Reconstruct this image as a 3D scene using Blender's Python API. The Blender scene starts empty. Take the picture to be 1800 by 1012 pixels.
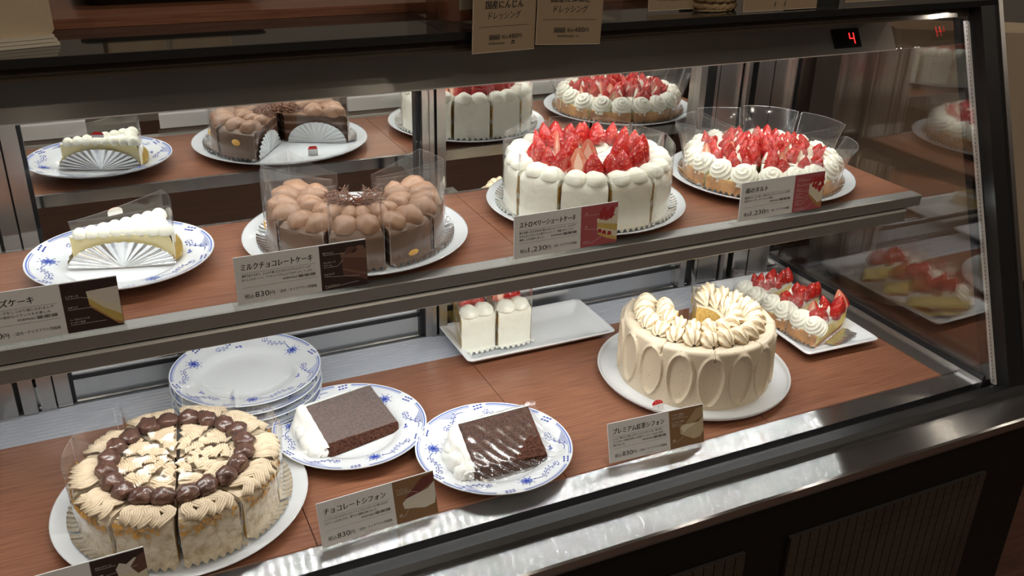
import bpy, math, random
from mathutils import Matrix, Vector, noise

# ------------------------------------------------------------------ camera, world, light, exposure
SC = bpy.context.scene
COL = SC.collection
PI = math.pi
H = 0.2536            # height of the upper shelf above the deck (deck surface is z = 0)


def look_matrix(yaw, pitch, roll):
    f = Vector((math.sin(yaw) * math.cos(pitch), math.cos(yaw) * math.cos(pitch), math.sin(pitch)))
    r = f.cross(Vector((0, 0, 1))).normalized()
    u = r.cross(f)
    r2 = r * math.cos(roll) + u * math.sin(roll)
    u2 = -r * math.sin(roll) + u * math.cos(roll)
    return Matrix(((r2.x, u2.x, -f.x, 0), (r2.y, u2.y, -f.y, 0), (r2.z, u2.z, -f.z, 0), (0, 0, 0, 1)))


cam_d = bpy.data.cameras.new('camera')
cam_d.sensor_width = 36
cam_d.lens = 1643.67 / 1800 * 36
cam_d.clip_start = 0.02
cam = bpy.data.objects.new('camera', cam_d)
COL.objects.link(cam)
cam.matrix_world = Matrix.Translation((0, 0, 0.68)) @ look_matrix(0.4460554, -0.44525972, 0.02537983)
SC.camera = cam

world = bpy.data.worlds.new('world')
SC.world = world
world.use_nodes = True
world.node_tree.nodes['Background'].inputs[0].default_value = (0.9, 0.75, 0.58, 1)
world.node_tree.nodes['Background'].inputs[1].default_value = 0.03

LED_TOP, LED_HEAD, LED_SHELF, LAMP = 720.0, 470.0, 920.0, 150.0      # emission of the case's LED strips and of the ceiling lamps, most of them added as fill

SC.view_settings.view_transform = 'Standard'
SC.view_settings.look = 'None'
SC.view_settings.gamma = 1
SC.view_settings.use_curve_mapping = False
SC.view_settings.exposure = 0.12
SC.cycles.transparent_max_bounces = 40


# ------------------------------------------------------------------ materials
def mat(name, col, rough=0.5, metal=0.0, spec=0.5, coat=0.0, bump=None, vary=None, aniso=0.0, emit=None, sss=0.0, tan='Y'):
    m = bpy.data.materials.new(name)
    m.use_nodes = True
    n, l = m.node_tree.nodes, m.node_tree.links
    b = n['Principled BSDF']
    b.inputs['Base Color'].default_value = (*col, 1)
    b.inputs['Roughness'].default_value = rough
    b.inputs['Metallic'].default_value = metal
    b.inputs['Specular IOR Level'].default_value = spec
    b.inputs['Coat Weight'].default_value = coat
    b.inputs['Coat Roughness'].default_value = 0.08
    if sss:
        b.inputs['Subsurface Weight'].default_value = sss
        b.inputs['Subsurface Radius'].default_value = (1, 0.8, 0.6)
        b.inputs['Subsurface Scale'].default_value = 0.004
    if emit:
        b.inputs['Emission Color'].default_value = (*emit[0], 1)
        b.inputs['Emission Strength'].default_value = emit[1]
    tc = None
    if bump or vary:
        tc = n.new('ShaderNodeTexCoord')
    if bump:
        sc, st, dist = bump[:3]
        mp = n.new('ShaderNodeMapping')
        mp.inputs['Scale'].default_value = bump[3] if len(bump) > 3 else (1, 1, 1)
        l.new(tc.outputs['Object'], mp.inputs[0])
        t = n.new('ShaderNodeTexNoise')
        t.inputs['Scale'].default_value = sc
        t.inputs['Detail'].default_value = 4
        l.new(mp.outputs[0], t.inputs[0])
        bp = n.new('ShaderNodeBump')
        bp.inputs['Strength'].default_value = st
        bp.inputs['Distance'].default_value = dist
        l.new(t.outputs[0], bp.inputs['Height'])
        l.new(bp.outputs[0], b.inputs['Normal'])
    if vary:
        sc, col2, lo, hi = vary[:4]
        mp = n.new('ShaderNodeMapping')
        mp.inputs['Scale'].default_value = vary[4] if len(vary) > 4 else (1, 1, 1)
        l.new(tc.outputs['Object'], mp.inputs[0])
        t = n.new('ShaderNodeTexNoise')
        t.inputs['Scale'].default_value = sc
        t.inputs['Detail'].default_value = 5
        l.new(mp.outputs[0], t.inputs[0])
        r = n.new('ShaderNodeMapRange')
        r.inputs[1].default_value, r.inputs[2].default_value = lo, hi
        l.new(t.outputs[0], r.inputs[0])
        mx = n.new('ShaderNodeMix')
        mx.data_type = 'RGBA'
        mx.inputs[6].default_value = (*col, 1)
        mx.inputs[7].default_value = (*col2, 1)
        l.new(r.outputs[0], mx.inputs[0])
        l.new(mx.outputs[2], b.inputs['Base Color'])
    if aniso:
        b.inputs['Anisotropic'].default_value = aniso
        tg = n.new('ShaderNodeTangent')
        tg.direction_type = 'RADIAL'
        tg.axis = tan
        l.new(tg.outputs[0], b.inputs['Tangent'])
    return m


def clear(name, tint, gloss, rough, edge=1.0, ior=1.45, haze=0.0):
    """clear sheet: see-through plus a Fresnel reflection"""
    m = bpy.data.materials.new(name)
    m.use_nodes = True
    n, l = m.node_tree.nodes, m.node_tree.links
    n.clear()
    o = n.new('ShaderNodeOutputMaterial')
    t = n.new('ShaderNodeBsdfTransparent')
    t.inputs[0].default_value = (*tint, 1)
    g = n.new('ShaderNodeBsdfGlossy')
    g.inputs[0].default_value = (1, 1, 1, 1)
    g.inputs['Roughness'].default_value = rough
    geo = n.new('ShaderNodeNewGeometry')          # Schlick reflectance, the same from both sides of a thin sheet
    d = n.new('ShaderNodeVectorMath'); d.operation = 'DOT_PRODUCT'
    l.new(geo.outputs['Incoming'], d.inputs[0]); l.new(geo.outputs['Normal'], d.inputs[1])
    ab = n.new('ShaderNodeMath'); ab.operation = 'ABSOLUTE'
    l.new(d.outputs['Value'], ab.inputs[0])
    iv = n.new('ShaderNodeMath'); iv.operation = 'SUBTRACT'; iv.inputs[0].default_value = 1.0
    l.new(ab.outputs[0], iv.inputs[1])
    f = n.new('ShaderNodeMath'); f.operation = 'POWER'; f.inputs[1].default_value = 5.0
    l.new(iv.outputs[0], f.inputs[0])
    f0 = ((ior - 1) / (ior + 1)) ** 2 * edge
    a = n.new('ShaderNodeMath')
    a.operation = 'MULTIPLY_ADD'
    a.inputs[1].default_value = edge - f0
    a.inputs[2].default_value = gloss + f0
    a.use_clamp = True
    x = n.new('ShaderNodeMixShader')
    l.new(f.outputs[0], a.inputs[0])
    l.new(a.outputs[0], x.inputs[0])
    l.new(t.outputs[0], x.inputs[1])
    l.new(g.outputs[0], x.inputs[2])
    res = x
    if haze:
        df = n.new('ShaderNodeBsdfDiffuse'); df.inputs[0].default_value = (0.9, 0.9, 0.9, 1)
        hx = n.new('ShaderNodeMixShader'); hx.inputs[0].default_value = haze
        l.new(x.outputs[0], hx.inputs[1]); l.new(df.outputs[0], hx.inputs[2]); res = hx
    l.new(res.outputs[0], o.inputs[0])
    return m


def emission(name, col, strength):
    m = bpy.data.materials.new(name)
    m.use_nodes = True
    n, l = m.node_tree.nodes, m.node_tree.links
    n.clear()
    o = n.new('ShaderNodeOutputMaterial')
    e = n.new('ShaderNodeEmission')
    e.inputs[0].default_value = (*col, 1)
    e.inputs[1].default_value = strength
    l.new(e.outputs[0], o.inputs[0])
    return m


def seeded(name, col, col2, seedcol):
    """strawberry skin: pitted red with small golden seeds"""
    m = mat(name, col, 0.28, spec=0.55, vary=(60, col2, 0.35, 0.7))
    n, l = m.node_tree.nodes, m.node_tree.links
    b = n['Principled BSDF']
    tc = n.new('ShaderNodeTexCoord')
    mp = n.new('ShaderNodeMapping')
    mp.inputs['Scale'].default_value = (1, 1, 0.72)
    l.new(tc.outputs['Object'], mp.inputs[0])
    v = n.new('ShaderNodeTexVoronoi')
    v.inputs['Scale'].default_value = 340
    v.inputs['Randomness'].default_value = 0.55
    l.new(mp.outputs[0], v.inputs['Vector'])
    r = n.new('ShaderNodeMapRange')
    r.inputs[1].default_value, r.inputs[2].default_value = 0.12, 0.22
    r.inputs[3].default_value, r.inputs[4].default_value = 1, 0
    l.new(v.outputs['Distance'], r.inputs[0])
    src = b.inputs['Base Color'].links[0].from_socket
    mx = n.new('ShaderNodeMix')
    mx.data_type = 'RGBA'
    l.new(r.outputs[0], mx.inputs[0])
    l.new(src, mx.inputs[6])
    mx.inputs[7].default_value = (*seedcol, 1)
    l.new(mx.outputs[2], b.inputs['Base Color'])
    bp = n.new('ShaderNodeBump')
    bp.inputs['Strength'].default_value = 0.55
    bp.inputs['Distance'].default_value = 0.0015
    l.new(v.outputs['Distance'], bp.inputs['Height'])
    l.new(bp.outputs[0], b.inputs['Normal'])
    return m


M = {}
M['wood'] = mat('teak_laminate', (0.285, 0.122, 0.068), 0.28, spec=0.45, vary=(14, (0.160, 0.062, 0.035), 0.35, 0.72, (1.2, 26, 26)), bump=(40, 0.06, 0.001, (1, 20, 20)))


def brushed(name, col, rough, spread):
    """steel with hairline scratches along X: the scratches tilt the surface normal back and forth in Y"""
    m = mat(name, col, rough, 1.0)
    n, l = m.node_tree.nodes, m.node_tree.links
    g = n.new('ShaderNodeNewGeometry')
    acc = None
    for sc in (9173.0, 5521.0):
        v = n.new('ShaderNodeVectorMath'); v.operation = 'SCALE'; v.inputs['Scale'].default_value = sc
        l.new(g.outputs['Position'], v.inputs[0])
        w = n.new('ShaderNodeTexWhiteNoise'); w.noise_dimensions = '3D'
        l.new(v.outputs[0], w.inputs['Vector'])
        if acc is None:
            acc = w.outputs['Value']
        else:
            a = n.new('ShaderNodeMath'); a.operation = 'ADD'
            l.new(acc, a.inputs[0]); l.new(w.outputs['Value'], a.inputs[1]); acc = a.outputs[0]
    mr = n.new('ShaderNodeMapRange')
    mr.inputs[1].default_value, mr.inputs[2].default_value, mr.inputs[3].default_value, mr.inputs[4].default_value = 0, 2, -spread, spread
    l.new(acc, mr.inputs[0])
    cx = n.new('ShaderNodeCombineXYZ'); l.new(mr.outputs[0], cx.inputs['Y'])
    ad = n.new('ShaderNodeVectorMath'); ad.operation = 'ADD'
    l.new(g.outputs['Normal'], ad.inputs[0]); l.new(cx.outputs[0], ad.inputs[1])
    nm = n.new('ShaderNodeVectorMath'); nm.operation = 'NORMALIZE'
    l.new(ad.outputs[0], nm.inputs[0])
    l.new(nm.outputs[0], n['Principled BSDF'].inputs['Normal'])
    tg = n.new('ShaderNodeTangent'); tg.direction_type = 'RADIAL'; tg.axis = 'X'
    l.new(tg.outputs[0], n['Principled BSDF'].inputs['Tangent'])
    n['Principled BSDF'].inputs['Anisotropic'].default_value = 1.0
    return m


M['steel'] = brushed('brushed_steel', (0.60, 0.60, 0.60), 0.15, 0.42)
M['steelv'] = mat('brushed_steel_upright', (0.56, 0.54, 0.52), 0.28, 1.0, bump=(60, 0.04, 0.0005, (40, 40, 0.5)))
M['steellip'] = mat('shelf_steel', (0.42, 0.41, 0.39), 0.42, 0.8)
M['steeldark'] = mat('header_steel', (0.74, 0.71, 0.66), 0.20, 0.70, aniso=0.95, tan='X')
M['black'] = mat('black_aluminium', (0.012, 0.012, 0.013), 0.35, spec=0.4)
M['frit'] = mat('brown_band', (0.085, 0.068, 0.052), 0.06, spec=0.5)
M['cab'] = mat('dark_cabinet', (0.006, 0.005, 0.0045), 0.45, spec=0.3)
M['grille'] = mat('grey_grille', (0.42, 0.44, 0.49), 0.35, spec=0.5)
M['grilleslot'] = mat('grille_slot', (0.10, 0.105, 0.12), 0.5)
M['spacer'] = mat('glass_spacer', (0.86, 0.85, 0.83), 0.5)
M['mirror'] = mat('mirror_door_glass', (0.80, 0.80, 0.79), 0.0, 1.0)
M['glass'] = clear('front_glass', (0.99, 0.99, 0.985), -0.02, 0.0, 0.6)
M['endglass'] = clear('end_glass', (0.88, 0.86, 0.85), 0.085, 0.008, 1.0, 1.5)
M['film'] = clear('clear_film', (0.985, 0.985, 0.985), 0.015, 0.09, 1.0, 1.45, 0.02)
M['filmedge'] = clear('clear_film_edge', (0.95, 0.95, 0.95), 0.08, 0.25, 1.0, 1.45, 0.14)
M['filmfold'] = clear('clear_film_fold', (0.95, 0.95, 0.95), 0.12, 0.2, 1.0, 1.45, 0.26)
M['cling'] = clear('cling_wrap', (0.985, 0.985, 0.985), 0.05, 0.13, 1.0, 1.45, 0.02)
M['haze'] = clear('sheen_wrap', (0.98, 0.98, 0.98), 0.05, 0.38, 0.7, 1.45, 0.07)  # whitish haze put into the film for the sheen of the LEDs
M['acrylic'] = clear('acrylic', (0.96, 0.96, 0.95), 0.01, 0.02, 0.9, 1.45)
M['led'] = emission('led_chip', (0.97, 1.0, 0.985), LED_TOP)
M['led3'] = emission('led_chip_header', (0.97, 1.0, 0.985), LED_HEAD)
M['led2'] = emission('led_chip_shelf', (0.98, 1.0, 0.985), LED_SHELF)
M['lamp'] = emission('warm_lamp', (1.0, 0.88, 0.73), LAMP)
M['digit'] = emission('red_digit', (1.0, 0.02, 0.02), 3.0)
M['blue_led'] = emission('blue_indicator', (0.15, 0.15, 1.0), 2.0)
M['china'] = mat('white_porcelain', (0.74, 0.76, 0.78), 0.12, spec=0.5, coat=0.4)
M['cobalt'] = mat('cobalt_paint', (0.035, 0.06, 0.36), 0.2, spec=0.5)
M['cobalt2'] = mat('pale_cobalt_paint', (0.13, 0.19, 0.52), 0.2, spec=0.5)
M['cream'] = mat('whipped_cream', (0.84, 0.82, 0.70), 0.5, spec=0.35, bump=(120, 0.12, 0.001), sss=0.15)
M['creamwall'] = mat('cream_wall', (0.83, 0.81, 0.69), 0.36, spec=0.45, bump=(42, 0.55, 0.006))
M['sponge'] = mat('yellow_sponge', (0.72, 0.50, 0.17), 0.9, spec=0.1, bump=(500, 0.7, 0.002), vary=(300, (0.55, 0.33, 0.09), 0.4, 0.7))
M['custard'] = mat('custard', (0.82, 0.66, 0.22), 0.5, spec=0.3, bump=(150, 0.2, 0.001))
M['cheese'] = mat('cheese_filling', (0.80, 0.70, 0.36), 0.5, spec=0.3, bump=(150, 0.1, 0.001))
M['choc'] = mat('milk_chocolate_cream', (0.315, 0.175, 0.105), 0.36, spec=0.45, bump=(160, 0.25, 0.0012))
M['chocwall'] = mat('milk_chocolate_wall', (0.165, 0.098, 0.063), 0.36, spec=0.4, bump=(45, 0.25, 0.003))
M['chocsponge'] = mat('chocolate_sponge', (0.10, 0.045, 0.025), 0.9, spec=0.1, bump=(500, 0.7, 0.002))
M['shaving'] = mat('chocolate_shaving', (0.16, 0.065, 0.035), 0.5)
M['chiffon'] = mat('chocolate_chiffon', (0.135, 0.055, 0.034), 0.85, spec=0.15, bump=(560, 1.0, 0.004), vary=(400, (0.045, 0.015, 0.009), 0.44, 0.62))
M['white_cream'] = mat('white_cream', (0.83, 0.82, 0.77), 0.5, spec=0.35, bump=(90, 0.2, 0.002), sss=0.15)
M['tea'] = mat('tea_cream', (0.60, 0.50, 0.37), 0.45, spec=0.35, vary=(430, (0.22, 0.12, 0.06), 0.655, 0.70), bump=(60, 0.12, 0.001))
M['meringue'] = mat('toasted_meringue', (0.72, 0.61, 0.44), 0.5, spec=0.3)
M['toast'] = mat('toasted_ridge', (0.46, 0.31, 0.16), 0.5, spec=0.3)
M['crust'] = mat('tart_crust', (0.56, 0.28, 0.09), 0.6, spec=0.3, bump=(220, 0.5, 0.002), vary=(55, (0.34, 0.14, 0.04), 0.4, 0.7))
M['marron'] = mat('marron_cream', (0.60, 0.48, 0.34), 0.5, spec=0.35, bump=(200, 0.15, 0.001))
M['sugared'] = mat('sugared_marron_cream', (0.58, 0.45, 0.31), 0.6, spec=0.3, vary=(38, (0.86, 0.82, 0.75), 0.47, 0.6))
M['marronwall'] = mat('marron_wall', (0.70, 0.60, 0.44), 0.6, spec=0.3, bump=(130, 0.8, 0.004), vary=(120, (0.46, 0.33, 0.18), 0.45, 0.7))
M['almond'] = mat('toasted_almond', (0.66, 0.36, 0.09), 0.55, spec=0.3)
M['chestnut'] = mat('candied_chestnut', (0.075, 0.036, 0.027), 0.24, spec=0.6, bump=(120, 0.6, 0.003), vary=(45, (0.14, 0.065, 0.042), 0.45, 0.7))
M['berry'] = seeded('strawberry_skin', (0.42, 0.013, 0.009), (0.26, 0.006, 0.008), (0.78, 0.40, 0.11))
M['berrycut'] = mat('strawberry_flesh', (0.74, 0.20, 0.12), 0.3, spec=0.5, vary=(90, (0.80, 0.42, 0.28), 0.4, 0.65))
M['berrycore'] = mat('strawberry_core', (0.86, 0.60, 0.46), 0.35, spec=0.5)
M['foil'] = mat('silver_foil', (0.90, 0.91, 0.92), 0.24, 1.0, bump=(180, 0.25, 0.001))
M['foilw'] = mat('white_foil', (0.74, 0.76, 0.76), 0.38, 0.55, bump=(260, 0.35, 0.001))
M['goldp'] = mat('gold_foil', (0.62, 0.45, 0.16), 0.3, 0.8)
M['card'] = mat('card_grey', (0.70, 0.70, 0.71), 0.5, spec=0.3)
M['cardback'] = mat('card_white', (0.78, 0.77, 0.76), 0.5, spec=0.3)
M['ink'] = mat('black_ink', (0.02, 0.018, 0.018), 0.6)
M['greyink'] = mat('grey_ink', (0.28, 0.27, 0.27), 0.6)
M['rule'] = mat('grey_rule', (0.36, 0.35, 0.35), 0.6)
M['redink'] = mat('red_ink', (0.35, 0.06, 0.05), 0.6)
M['whiteink'] = mat('white_ink', (0.78, 0.72, 0.68), 0.6)
M['p_brown'] = mat('print_dark_brown', (0.035, 0.018, 0.016), 0.45)
M['p_rose'] = mat('print_rose', (0.38, 0.085, 0.10), 0.45)
M['p_tan'] = mat('print_tan', (0.22, 0.12, 0.055), 0.45)
M['p_cream'] = mat('print_cream', (0.66, 0.60, 0.46), 0.45)
M['p_white'] = mat('print_white', (0.62, 0.58, 0.52), 0.45)
M['p_yellow'] = mat('print_yellow', (0.55, 0.40, 0.12), 0.45)
M['p_red'] = mat('print_red', (0.36, 0.03, 0.03), 0.45)
M['p_choc'] = mat('print_chocolate', (0.12, 0.055, 0.04), 0.45)
M['p_choc2'] = mat('print_chocolate_light', (0.19, 0.10, 0.075), 0.45)
M['p_crust'] = mat('print_crust', (0.38, 0.19, 0.08), 0.45)
M['p_sponge'] = mat('print_red_brown', (0.14, 0.035, 0.03), 0.45)
M['p_tea'] = mat('print_tea', (0.36, 0.25, 0.14), 0.45)
M['p_tea2'] = mat('print_tea_light', (0.50, 0.40, 0.27), 0.45)
M['kraft'] = mat('kraft_card', (0.30, 0.22, 0.14), 0.7, spec=0.2, bump=(300, 0.1, 0.0005))
M['kraftedge'] = mat('kraft_edge', (0.62, 0.54, 0.44), 0.7)
M['darktag'] = mat('dark_tag_ink', (0.12, 0.085, 0.06), 0.7)
M['paper'] = mat('beige_paper', (0.52, 0.42, 0.29), 0.75, spec=0.2, bump=(14, 0.4, 0.01))
M['paperw'] = mat('pale_paper', (0.62, 0.56, 0.45), 0.7)
M['cloth'] = mat('beige_cloth', (0.42, 0.33, 0.24), 0.9, spec=0.1, bump=(900, 0.2, 0.001))
M['jute'] = mat('jute_rope', (0.34, 0.24, 0.13), 0.9, spec=0.1, bump=(500, 0.6, 0.002))
M['sauce'] = mat('dressing_sauce', (0.36, 0.13, 0.07), 0.15, spec=0.5, coat=0.4)
M['tagred'] = mat('red_sticker', (0.62, 0.02, 0.02), 0.4)
M['goldseal'] = mat('gold_seal', (0.80, 0.45, 0.10), 0.35)
M['topglass'] = mat('dark_counter_glass', (0.02, 0.02, 0.019), 0.05, spec=0.6)
M['tile'] = mat('brown_tile', (0.050, 0.035, 0.026), 0.4, spec=0.35, vary=(9, (0.036, 0.024, 0.018), 0.4, 0.6))
M['grout'] = mat('dark_grout', (0.02, 0.015, 0.012), 0.8)
M['floorm'] = mat('wood_floor', (0.085, 0.036, 0.022), 0.45, vary=(6, (0.05, 0.02, 0.013), 0.35, 0.7, (1, 14, 1)))
M['wallm'] = mat('brown_wall', (0.42, 0.39, 0.36), 0.8)
M['walldark'] = mat('dark_wood_wall', (0.06, 0.03, 0.02), 0.5, vary=(5, (0.03, 0.014, 0.01), 0.35, 0.7, (14, 14, 1)))
M['ceil'] = mat('ceiling_paint', (0.84, 0.82, 0.78), 0.85)
M['plant'] = mat('matte_black', (0.01, 0.01, 0.01), 0.5)


# ------------------------------------------------------------------ mesh builder
class MB:
    def __init__(s):
        s.v, s.f, s.m, s.mats, s.T = [], [], [], [], Matrix.Identity(4)

    def mi(s, k):
        if k not in s.mats:
            s.mats.append(k)
        return s.mats.index(k)

    def vert(s, p):
        s.v.append(tuple(s.T @ Vector(p)))
        return len(s.v) - 1

    def face(s, ids, k):
        s.f.append(tuple(ids))
        s.m.append(s.mi(k))

    def poly(s, pts, k):
        s.face([s.vert(p) for p in pts], k)

    def box(s, x0, x1, y0, y1, z0, z1, k):
        i = [s.vert((x, y, z)) for z in (z0, z1) for y in (y0, y1) for x in (x0, x1)]
        for q in ((0, 2, 3, 1), (4, 5, 7, 6), (0, 1, 5, 4), (2, 6, 7, 3), (0, 4, 6, 2), (1, 3, 7, 5)):
            s.face([i[a] for a in q], k)

    def prism(s, yz, x0, x1, k):
        a = [s.vert((x0, y, z)) for y, z in yz]
        b = [s.vert((x1, y, z)) for y, z in yz]
        n = len(yz)
        for i in range(n):
            j = (i + 1) % n
            s.face((a[i], b[i], b[j], a[j]), k)
        s.face(a, k)
        s.face(b[::-1], k)

    def grid(s, fn, nu, nv, k, cu=False, flip=False):
        """fn(u,v) with u,v in 0..1; k may be a function of (u,v)"""
        cols = nu if cu else nu + 1
        idx = [[s.vert(fn(i / nu, j / nv)) for i in range(cols)] for j in range(nv + 1)]
        for j in range(nv):
            for i in range(nu):
                i2 = (i + 1) % cols
                q = (idx[j][i], idx[j][i2], idx[j + 1][i2], idx[j + 1][i])
                s.face(q[::-1] if flip else q, k((i + .5) / nu, (j + .5) / nv) if callable(k) else k)

    def lathe(s, prof, n, k, c=(0, 0, 0)):
        def fn(u, v):
            r, z = prof[round(v * (len(prof) - 1))]
            return (c[0] + r * math.cos(2 * PI * u), c[1] + r * math.sin(2 * PI * u), c[2] + z)
        s.grid(fn, n, len(prof) - 1, k, cu=True)

    def tube(s, path, r, n, k):
        P = [Vector(p) for p in path]
        rings = []
        for i, p in enumerate(P):
            d = (P[min(i + 1, len(P) - 1)] - P[max(i - 1, 0)]).normalized()
            a = d.cross(Vector((0, 0, 1)))
            if a.length < 1e-4:
                a = d.cross(Vector((1, 0, 0)))
            a.normalize()
            b = a.cross(d)
            rr = r(i / (len(P) - 1)) if callable(r) else r
            rings.append([s.vert(p + a * math.cos(2 * PI * t / n) * rr + b * math.sin(2 * PI * t / n) * rr) for t in range(n)])
        for q, w in zip(rings, rings[1:]):
            for t in range(n):
                s.face((q[t], q[(t + 1) % n], w[(t + 1) % n], w[t]), k)
        s.face(rings[0][::-1], k)
        s.face(rings[-1], k)

    def mesh(s, name, smooth=True, angle=None):
        me = bpy.data.meshes.new(name)
        me.from_pydata(s.v, [], s.f)
        for k in s.mats:
            me.materials.append(M[k])
        me.polygons.foreach_set('material_index', s.m)
        me.polygons.foreach_set('use_smooth', [bool(smooth)] * len(s.f))
        me.update()
        if smooth and angle:
            me.set_sharp_from_angle(angle=math.radians(angle))
        return me


def link(name, me, parent=None, loc=(0, 0, 0), rot=(0, 0, 0), scale=(1, 1, 1)):
    o = bpy.data.objects.new(name, me)
    COL.objects.link(o)
    o.location, o.rotation_euler, o.scale = loc, rot, scale
    if parent:
        o.parent = parent
    return o


def tag(o, label, cat, group=None):
    o['label'], o['category'] = label, cat
    if group:
        o['group'] = group
    return o


def thing(name, label, cat, loc=(0, 0, 0), rz=0.0, group=None):
    o = link(name, None, None, loc, (0, 0, rz))
    o.empty_display_size = 0.02
    return tag(o, label, cat, group)


def struct(name, mb, smooth=False):
    o = link(name, mb.mesh(name, smooth))
    o['kind'] = 'structure'
    o['category'] = name.split('_')[0]
    o['label'] = STRUCT_LABEL[name]
    return o


STRUCT_LABEL = {
    'floor': 'reddish brown wooden shop floor',
    'ceiling': 'dim shop ceiling with warm downlights',
    'wall_back': 'dark wall behind the display case',
    'wall_front': 'brown wall behind the camera',
    'wall_left': 'brown wall on the left of the shop',
    'wall_right': 'dark wooden wall beyond the end of the case',
}
R = math.radians

# ------------------------------------------------------------------ the room
b = MB(); b.box(-2.5, 5.0, -3.0, 3.0, -0.80, -0.75, 'floorm'); struct('floor', b)
b = MB(); b.box(-2.5, 5.0, -3.0, 3.0, 1.95, 2.0, 'ceil'); struct('ceiling', b)
b = MB(); b.box(-2.5, 5.0, 3.0, 3.05, -0.75, 1.95, 'wallm'); struct('wall_back', b)
b = MB(); b.box(-2.5, 5.0, -3.05, -3.0, -0.75, 1.95, 'wallm'); struct('wall_front', b)
b = MB(); b.box(-2.55, -2.5, -3.0, 3.0, -0.75, 1.95, 'wallm'); struct('wall_left', b)
b = MB(); b.box(5.0, 5.05, -3.0, 3.0, -0.75, 1.95, 'walldark'); struct('wall_right', b)
q = MB(); q.lathe([(0.055, -0.004), (0.033, -0.004), (0.0005, -0.004)], 24, 'lamp'); lamp_me = q.mesh('lamp_disc')
q = MB(); q.lathe([(0.056, 0), (0.056, -0.006), (0.066, -0.006), (0.066, 0)], 24, 'ceil'); ring_me = q.mesh('trim_ring')
for x, y in ((0.62, -0.35), (1.80, -0.35), (4.33, -1.59), (-0.9, -0.9), (0.1, -1.0), (1.3, -2.0), (2.6, -0.9), (-0.2, -2.4), (1.6, -2.5), (2.9, 0.7), (2.0, 2.0), (0.3, 2.0)):  # a few placed from their reflections, the rest added as fill light
    t = thing('ceiling_and_fill_downlight', 'warm round ceiling downlight, one of a set partly added as fill light', 'ceiling light', (x, y, 1.95), 0, 'ceiling downlights')
    link('lamp_disc', lamp_me, t); link('trim_ring', ring_me, t)


# ------------------------------------------------------------------ the refrigerated display case
case = thing('display_case', 'refrigerated glass display case with steel ledge and mirrored back doors, full of cakes', 'display case', (0.5, 0.95, -0.75))
CO = Vector((0.5, 0.95, -0.75))


def part(name, mb, parent=case, smooth=False, angle=None):
    o = link(name, mb.mesh(name, smooth, angle), parent)
    if parent is case:
        o.location = -CO
    return o


GL = lambda z: 0.724 + 0.385 * z        # y of the outer face of the sloping front glass
b = MB(); b.box(-0.30, 1.145, 0.672, 1.27, -0.75, -0.018, 'cab'); part('base_cabinet', b)
for x0 in (0.300, 0.7066, -0.1066):
    b = MB()
    b.box(x0, x0 + 0.339, 0.668, 0.673, -0.56, -0.083, 'grout')
    n = 22; w = 0.339 / n
    for i in range(n):
        for j in range(30):
            b.box(x0 + i * w + 0.0008, x0 + (i + 1) * w - 0.0008, 0.6665, 0.669, -0.083 - (j + 1) * w + 0.0008, -0.083 - j * w - 0.0008, 'tile')
    part('tile_panel', b)
b = MB()
b.prism([(0.706, -0.002), (0.706, -0.018), (0.663, -0.018), (0.661, -0.013), (0.6615, -0.0045), (0.6635, -0.002)], -0.30, 1.165, 'steel')
part('front_ledge', b)
b = MB()
b.prism([(0.706, -0.018), (0.706, 0.004), (0.712, 0.009), (0.724, 0.009), (0.724, 0.002), (0.736, 0.002), (0.736, -0.014), (0.752, -0.014), (0.752, -0.018)], -0.30, 1.14, 'black')
part('bottom_glass_rail', b)
b = MB(); b.box(-0.30, 1.098, 0.752, 0.787, -0.018, -0.001, 'steel'); part('deck_lip', b)
b = MB(); b.box(1.066, 1.098, 0.787, 1.19, -0.018, 0.001, 'steelv'); b.box(1.098, 1.118, 0.745, 1.222, -0.018, 0.006, 'steelv'); b.box(1.0985, 1.1015, 0.745, 1.222, 0.006, 0.014, 'black')
part('end_sill', b)
b = MB()
b.prism([(GL(0.0), 0.0), (GL(0.494), 0.494), (GL(0.494) + 0.006, 0.494), (GL(0) + 0.006, 0.0)], -0.30, 1.1005, 'glass'); part('front_glass', b)
b = MB()
b.prism([(GL(0.481) + 0.0065, 0.481), (GL(0.496) + 0.0065, 0.496), (GL(0.496) + 0.009, 0.496), (GL(0.481) + 0.009, 0.481)], -0.30, 1.14, 'frit'); part('brown_glass_band', b)
b = MB(); b.box(-0.30, 1.145, 0.904, 1.40, 0.4965, 0.503, 'topglass'); part('top_glass', b)
b = MB(); b.box(-0.30, 1.145, 0.9015, 0.9045, 0.4955, 0.5035, 'black'); part('top_edge_trim', b)
# end glass, its spacer and the sloping corner post
def slope(b, o0, o1, x0, x1, z0, z1, k):
    b.prism([(GL(z0) + o0, z0), (GL(z1) + o0, z1), (GL(z1) + o1, z1), (GL(z0) + o1, z0)], x0, x1, k)
for x0 in (1.1015, 1.1195):
    b = MB()
    b.prism([(GL(0) + 0.003, 0.0), (GL(0.49) + 0.003, 0.49), (1.222, 0.49), (1.222, 0.0)], x0, x0 + 0.004, 'endglass'); part('end_glass', b)
b = MB(); slope(b, 0.007, 0.0140, 1.1090, 1.1185, 0.004, 0.474, 'spacer')
for k in range(90):
    z = 0.008 + k * 0.0052
    slope(b, 0.0085, 0.0091, 1.1084, 1.1092, z, z + 0.003, 'grout')
part('glass_spacer', b)
b = MB(); slope(b, -0.014, 0.0095, 1.113, 1.142, -0.014, 0.4965, 'black'); slope(b, 0.018, 0.030, 1.1075, 1.1150, 0.0, 0.476, 'black'); part('corner_post', b)
b = MB(); slope(b, -0.018, 0.0, 1.142, 1.150, -0.014, 0.505, 'steelv'); part('corner_trim', b)
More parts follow.
